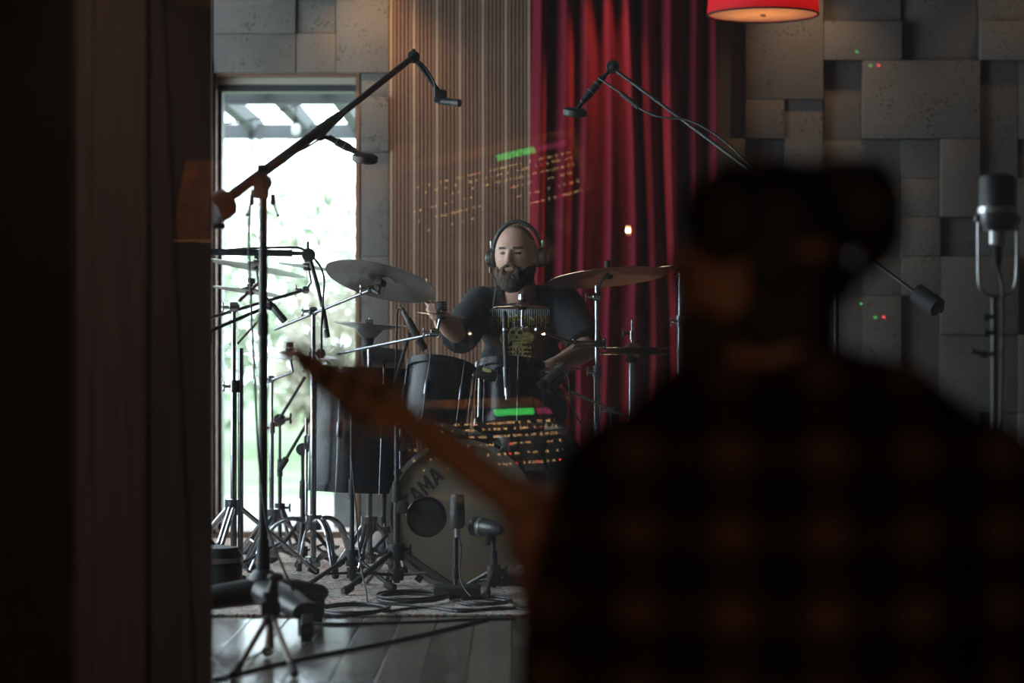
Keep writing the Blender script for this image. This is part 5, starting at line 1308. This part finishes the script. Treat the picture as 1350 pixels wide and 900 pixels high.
# glasses
gl = thing('eyeglasses', 'wire eyeglasses on the guitarist\'s face turned to the left', 'glasses', G(885, 372, .03))
for dy in (.0, .055):
    c = G(884, 374, .012+dy); Mr = frame_z((-1, .25, .05), c)
    ring = [c+(Mr.to_3x3() @ V((.024*math.cos(a), .021*math.sin(a), 0))) for a in [i*math.pi/12 for i in range(25)]]
    MB().tube(ring, .0014, 6).build('rim', 'dark_chrome', gl); MB().lathe([(0, -.0008), (.0225, -.0008), (.0225, .0008), (0, .0008)], Mr, 24).build('lens', 'window_glass', gl)
MB().tube([G(887, 366, -.008), G(930, 362, -.045), G(985, 362, -.078), G(1000, 374, -.08)], .0016, 6).build('temple', 'dark_chrome', gl)
# stool
t = thing('studio_stool', 'low black stool under the guitarist', 'stool', (gb.x, gb.y, 0))
MB().lathe([(0, .36), (.17, .36), (.185, .38), (.185, .405), (.15, .425), (0, .43)], Matrix.Translation((gb.x, gb.y+.04, 0)), 32).build('seat', 'black_rubber', t)
for k in range(4):
    a = .78+k*math.pi/2; MB().tube([(gb.x+.11*math.cos(a), gb.y+.04+.11*math.sin(a), .37), (gb.x+.19*math.cos(a), gb.y+.04+.19*math.sin(a), .002)], .013).build('leg', 'black_paint', t)
# ------------------------------------------------------------------ the guitar
gt = thing('electric_guitar', 'electric guitar with a pointed reddish-brown seven-peg headstock raised across the view', 'guitar', P(735, 700, GD+.42))
Dh0, Dh1 = GD+.50, GD+.46
def hd(x, y): return P(x, y, Dh0+(Dh1-Dh0)*(x-372)/(548-372))
up_ = [(372, 441), (386, 450), (404, 457), (432, 472), (457, 481), (492, 488), (510, 497), (522, 512), (536, 528), (552, 540)]
lo_ = [(566, 587), (548, 574), (530, 571), (500, 570), (479, 563), (457, 551), (432, 528), (413, 513), (400, 500), (394, 492), (384, 484)]
fr_ = [hd(*p) for p in up_+lo_]; bk = [p+V((.004, .016, 0)) for p in fr_]; n_ = len(fr_)
MB().add(fr_+bk, [tuple(range(n_)), tuple(reversed(range(n_, 2*n_)))]+[(i, (i+1) % n_, n_+(i+1) % n_, n_+i) for i in range(n_)]).build('headstock', 'guitar_wood', gt, smooth=False)
# neck: rounded back towards us, flat fingerboard away
npts, nf = [], []
segs = 24
pA, pB = P(552, 563, GD+.46), P(1010, 915, GD+.36); nax = (pB-pA).normalized(); nup = V((0, -1, 0)).cross(nax).normalized(); nup = nup if nup.z > 0 else -nup
for k in range(segs+1):
    c = pA+(pB-pA)*(k/segs); w_ = .0248+.005*(k/segs)
    for q in range(9):
        a = math.pi*q/8; npts.append(c+nup*(w_*math.cos(a))+V((0, -1, 0))*(.021*math.sin(a)))
    npts.append(c-nup*w_+V((0, .007, 0))); npts.append(c+nup*w_+V((0, .007, 0)))
for k in range(segs):
    for q in range(11):
        r_ = (q+1) % 11; nf.append((k*11+q, k*11+r_, (k+1)*11+r_, (k+1)*11+q))
nf += [tuple(range(11)), tuple(range(segs*11, segs*11+11))]
MB().add(npts, nf).build('neck', 'guitar_wood', gt, ang=60)
for (x, y) in ((404, 475), (434, 492), (466, 505), (498, 517), (425, 508), (454, 532), (478, 552)):
    c = hd(x, y); tn = MB().lathe([(0, 0), (.0118, 0), (.0128, .004), (.0118, .012), (.004, .014), (0, .014)], frame_z((-.1, -1, 0), c), 18).build('tuner_housing', 'black_paint', gt)
    upr = (x, y) in ((404, 475), (434, 492), (466, 505), (498, 517)); q = V((.42, 0, .9)) if upr else V((-.42, 0, -.9)); ln = .030 if upr else .034
    MB().cyl(c+V((0, -.004, 0)), c+V((0, -.004, 0))+q*ln, .0028, seg=8).ell(c+V((0, -.004, 0))+q*(ln+.006), (.010, .006, .008)).build('tuning_peg', 'black_paint' if upr else 'guitar_wood', tn)
MB().cyl(P(441, 537, GD+.5), P(519, 631, GD+.49), .0006, seg=6).build('loose_string', 'chrome', gt)
# body with two horns, hidden behind the player
gc = P(1085, 975, GD+.34); poly = [(-.20, .02), (-.23, .10), (-.19, .155), (-.12, .12), (-.04, .105), (.06, .14), (.15, .13), (.20, .06), (.21, -.03), (.17, -.12), (.08, -.15), (-.03, -.115), (-.10, -.13), (-.17, -.16), (-.20, -.12), (-.18, -.04)]
ex = nax; ey = nup; ez = ex.cross(ey)
Mg = Matrix(((ex.x, ey.x, ez.x, gc.x), (ex.y, ey.y, ez.y, gc.y), (ex.z, ey.z, ez.z, gc.z), (0, 0, 0, 1)))
sp_ = smoothpath([V((a, b_, 0)) for a, b_ in poly+[poly[0]]], 4)[:-1]
MB().prism([(p.x, p.y) for p in sp_], -.02, .02, Mg).build('body', 'guitar_back', gt, smooth=False)
# ================================================================== control-room things that only show mirrored in the glass
def virt(x, y, D):      # point in the room whose mirror image in the upright pane shows at pixel x, y
    return reflect(P(x, y, D), cA, nA)
# long mixing console standing at an angle: raised meter panel with wooden rails
K = virt(752, 531, 12.2); E0 = virt(512, 565, 10.8); Eb = (E0-K); Eb.z = 0; e_ = Eb.normalized(); Lc = Eb.length
K.z = max(K.z, .62); K.z = .635
cz = V((0, 0, -1)); toward = V((-e_.y, e_.x, 0)); toward = toward if toward.dot(V((0, 6, 0))-K) > 0 else -toward
dn = (toward*.34+V((0, 0, -.94))).normalized(); H_ = .40
con = thing('mixing_console', 'long wooden-railed mixing console with lit meters mirrored in the glass', 'mixing console', (K+e_*Lc/2+toward*.2)*1.0)
con.location.z = 0; WL[con] = V(con.location)
nrm = e_.cross(dn).normalized(); nrm = nrm if nrm.dot(toward) > 0 else -nrm
def cp(u, v_, w_=0): return K+e_*u+dn*v_+nrm*w_
def slab(u0, u1, v0, v1, w0, w1): 
    pts = [cp(u, v_, w_) for w_ in (w0, w1) for u, v_ in ((u0, v0), (u1, v0), (u1, v1), (u0, v1))]
    return MB().add(pts, [(0,1,2,3), (7,6,5,4), (0,4,5,1), (1,5,6,2), (2,6,7,3), (3,7,4,0)])
slab(0, Lc, 0, H_, -.04, 0).build('meter_panel', 'console_panel', con, smooth=False)
slab(-.03, Lc+.03, -.03, .012, -.05, .02).build('top_rail', 'console_wood', con, smooth=False)
slab(-.03, .02, .012, H_+.05, -.05, .03).build('side_cheek', 'console_wood', con, smooth=False)
slab(Lc-.02, Lc+.03, .012, H_+.05, -.05, .03).build('side_cheek', 'console_wood', con, smooth=False)
b0 = K+dn*H_
desk = [b0, b0+e_*Lc, b0+e_*Lc+toward*.45+V((0, 0, -.05)), b0+toward*.45+V((0, 0, -.05))]
MB().add(desk+[p-V((0, 0, .08)) for p in desk], [(0,1,2,3), (7,6,5,4), (0,4,5,1), (1,5,6,2), (2,6,7,3), (3,7,4,0)]).build('fader_bed', 'console_panel', con, smooth=False)
for u in (.1, Lc-.1):
    q = b0+e_*u+toward*.22; MB().box((q.x, q.y, (q.z-.11)/2), (.08, .35, q.z-.11)).build('leg', 'console_panel', con, smooth=False)
for u0, u1, mt in ((.045*Lc, .22*Lc, 'led_magenta'), (.24*Lc, .46*Lc, 'led_green')):
    slab(u0, u1, .022, .052, 0, .006).build('meter_strip', mt, con, smooth=False)
rr = random.Random(9); k = 0
for row_ in (.085, .115, .15, .19, .24, .29):
    u = .04*Lc
    while u < Lc*.97:
        if rr.random() < (.8 if u < .5*Lc else .5):
            slab(u, u+.008+.008*(rr.random() < .3), row_, row_+.008, 0, .004).build('indicator', 'led_red' if rr.random() < .03 else 'led_amber', con, smooth=False); k += 1
        u += rr.choice([.025, .035, .05, .06])
# rack with status lights
rk = virt(1160, 419, 11.4)
t = thing('equipment_rack', 'dark rack with tiny green and red status lights mirrored on the panel wall', 'rack', (rk.x, rk.y-.2, 0))
MB().rbox((rk.x, rk.y-.2, rk.z/2+.02), (.5, .36, rk.z+.04), .01).build('case', 'console_panel', t)
for px_, py_, mt in ((1154.5, 418, 'led_green'), (1165.5, 418, 'led_red'), (1136, 400, 'led_green')):
    p = virt(px_, py_, 11.4); p = V((p.x, rk.y-.018, p.z)); MB().cyl(p, p+V((0, .012, 0)), .0075, seg=12).build('status_light', mt, t)
# floor lamp with a printed linen shade
lp = virt(292, 317, 11.0); ls = pxm(11.0)
t = thing('floor_lamp', 'floor lamp with a printed linen shade mirrored over the dark reveal', 'lamp', (lp.x, lp.y, 0))
r0, r1, hh = 64*ls, 50*ls, 103*ls
MB().lathe([(r0, 0), (r1, hh), (r1-.003, hh), (r0-.003, 0)], Matrix.Translation(lp), 48, closed=True).build('lamp_shade', 'shade_linen', t)
MB().cyl((lp.x, lp.y, .02), (lp.x, lp.y, lp.z+.12), .011).build('pole', 'dark_chrome', t)
MB().lathe([(0, 0), (.14, 0), (.14, .015), (.03, .03), (0, .03)], Matrix.Translation((lp.x, lp.y, 0)), 32).build('foot', 'dark_chrome', t)
MB().ell(lp+V((0, 0, .16)), (.03, .03, .045)).build('bulb', 'filament_glow', t)
light('floor_lamp_bulb', 'POINT', lp+V((0, 0, .16)), 48.0, (1.0, .62, .34), shadow_soft_size=.05)
# side table with mugs and a bowl
tb = virt(425, 545, 11.4); tz = .56
t = thing('side_table', 'warm wooden side table near the floor lamp mirrored on the slats', 'table', (tb.x, tb.y, 0))
MB().rbox((tb.x, tb.y, tz-.016), (.66, 2.2, .032), .006).build('table_top', 'desk_wood', t)
for sx in (-1, 1):
    for sy in (-1, 1): MB().box((tb.x+sx*.28, tb.y+sy*1.02, (tz-.03)/2), (.04, .04, tz-.03)).build('leg', 'desk_wood', t)
for k, (dx, dy, lb) in enumerate(((-.16, .1, 'dark mug on the left of the mirrored table'), (.06, .2, 'dark mug in the middle of the mirrored table'), (.20, -.1, 'dark mug on the right of the mirrored table'))):
    p = V((tb.x+dx, tb.y+dy, tz)); mg = thing('mug', lb, 'mug', p)
    MB().lathe([(0, 0), (.036, 0), (.04, .01), (.04, .10), (.036, .10), (.036, .012), (0, .012)], Matrix.Translation(p), 24).build('cup', 'black_paint', mg)
    MB().tube([p+V((.038, 0, .08)), p+V((.065, 0, .075)), p+V((.068, 0, .04)), p+V((.038, 0, .025))], .006, 8).build('handle', 'black_paint', mg)

# bare filament bulb hanging in the control room
hb_ = virt(828, 303, 12.4)
t = thing('hanging_bulb', 'bare filament bulb on a cord, its glow mirrored against the red curtain', 'lamp', hb_)
MB().cyl(hb_+V((0, 0, .075)), (hb_.x, hb_.y, 2.995), .004, seg=8).build('cord', 'black_cable', t)
MB().cyl(hb_+V((0, 0, .035)), hb_+V((0, 0, .08)), .016).build('socket', 'black_rubber', t)
for s in (-1, 1): MB().cyl(hb_+V((s*.008, 0, -.022)), hb_+V((s*.008, 0, .022)), .0025, seg=8).build('filament', 'filament_glow', t)
MB().ell(hb_-V((0, 0, .005)), (.032, .032, .045)).build('glass', 'window_glass', t)
light('hanging_bulb_light', 'POINT', hb_-V((0, 0, .004)), 16.0, (1.0, .74, .52), shadow_soft_size=.006)

# invented gooseneck lamps, added to brighten the console's wooden rails
for k, uu in enumerate((.20, .62)):
    p0 = cp(uu*Lc, -.03, -.02); p1 = cp(uu*Lc, -.30, .02); p2 = cp(uu*Lc, -.33, .16)
    t = thing('console_fill_lamp', ('added gooseneck fill lamp over the lit end of the mirrored console', 'added gooseneck fill lamp over the near end of the mirrored console')[k], 'lamp', p0)
    MB().tube(smoothpath([p0, p0*.4+p1*.6+V((0, 0, .04)), p1, p2], 5), .006, 8).build('neck', 'black_paint', t)
    MB().lathe([(.012, .03), (.035, -.02), (.032, -.02), (.009, .028)], Matrix.Translation(p2), 20, closed=True).build('hood', 'black_paint', t)
    light('console_fill_light', 'POINT', p2-V((0, 0, .01)), 24.0, WARM, shadow_soft_size=.012)
# unseen ceiling spot added in the control room to brighten the window reveal
cs = V((.35, 4.7, 2.93)); tg = V((-.92, 5.9, .9))
t = thing('reveal_fill_spot', 'added unseen fill spot in the control room brightening the window reveal', 'spotlight', (cs.x, cs.y, 2.999))
MB().cyl((cs.x, cs.y, 2.955), (cs.x, cs.y, 2.998), .03).build('mount', 'black_paint', t)
ax = (tg-cs).normalized(); MB().lathe([(.03, -.05), (.034, .04), (.030, .04), (.026, -.05)], frame_z(ax, cs-V((0, 0, .02))), 20, closed=True).build('hood', 'black_paint', t)
so = light('reveal_fill_beam', 'SPOT', cs-V((0, 0, .02))+ax*.05, 26.0, (1.0, .78, .66), spot_size=math.radians(48), spot_blend=.8, shadow_soft_size=.03)
so.rotation_euler = ax.to_track_quat('-Z', 'Y').to_euler()
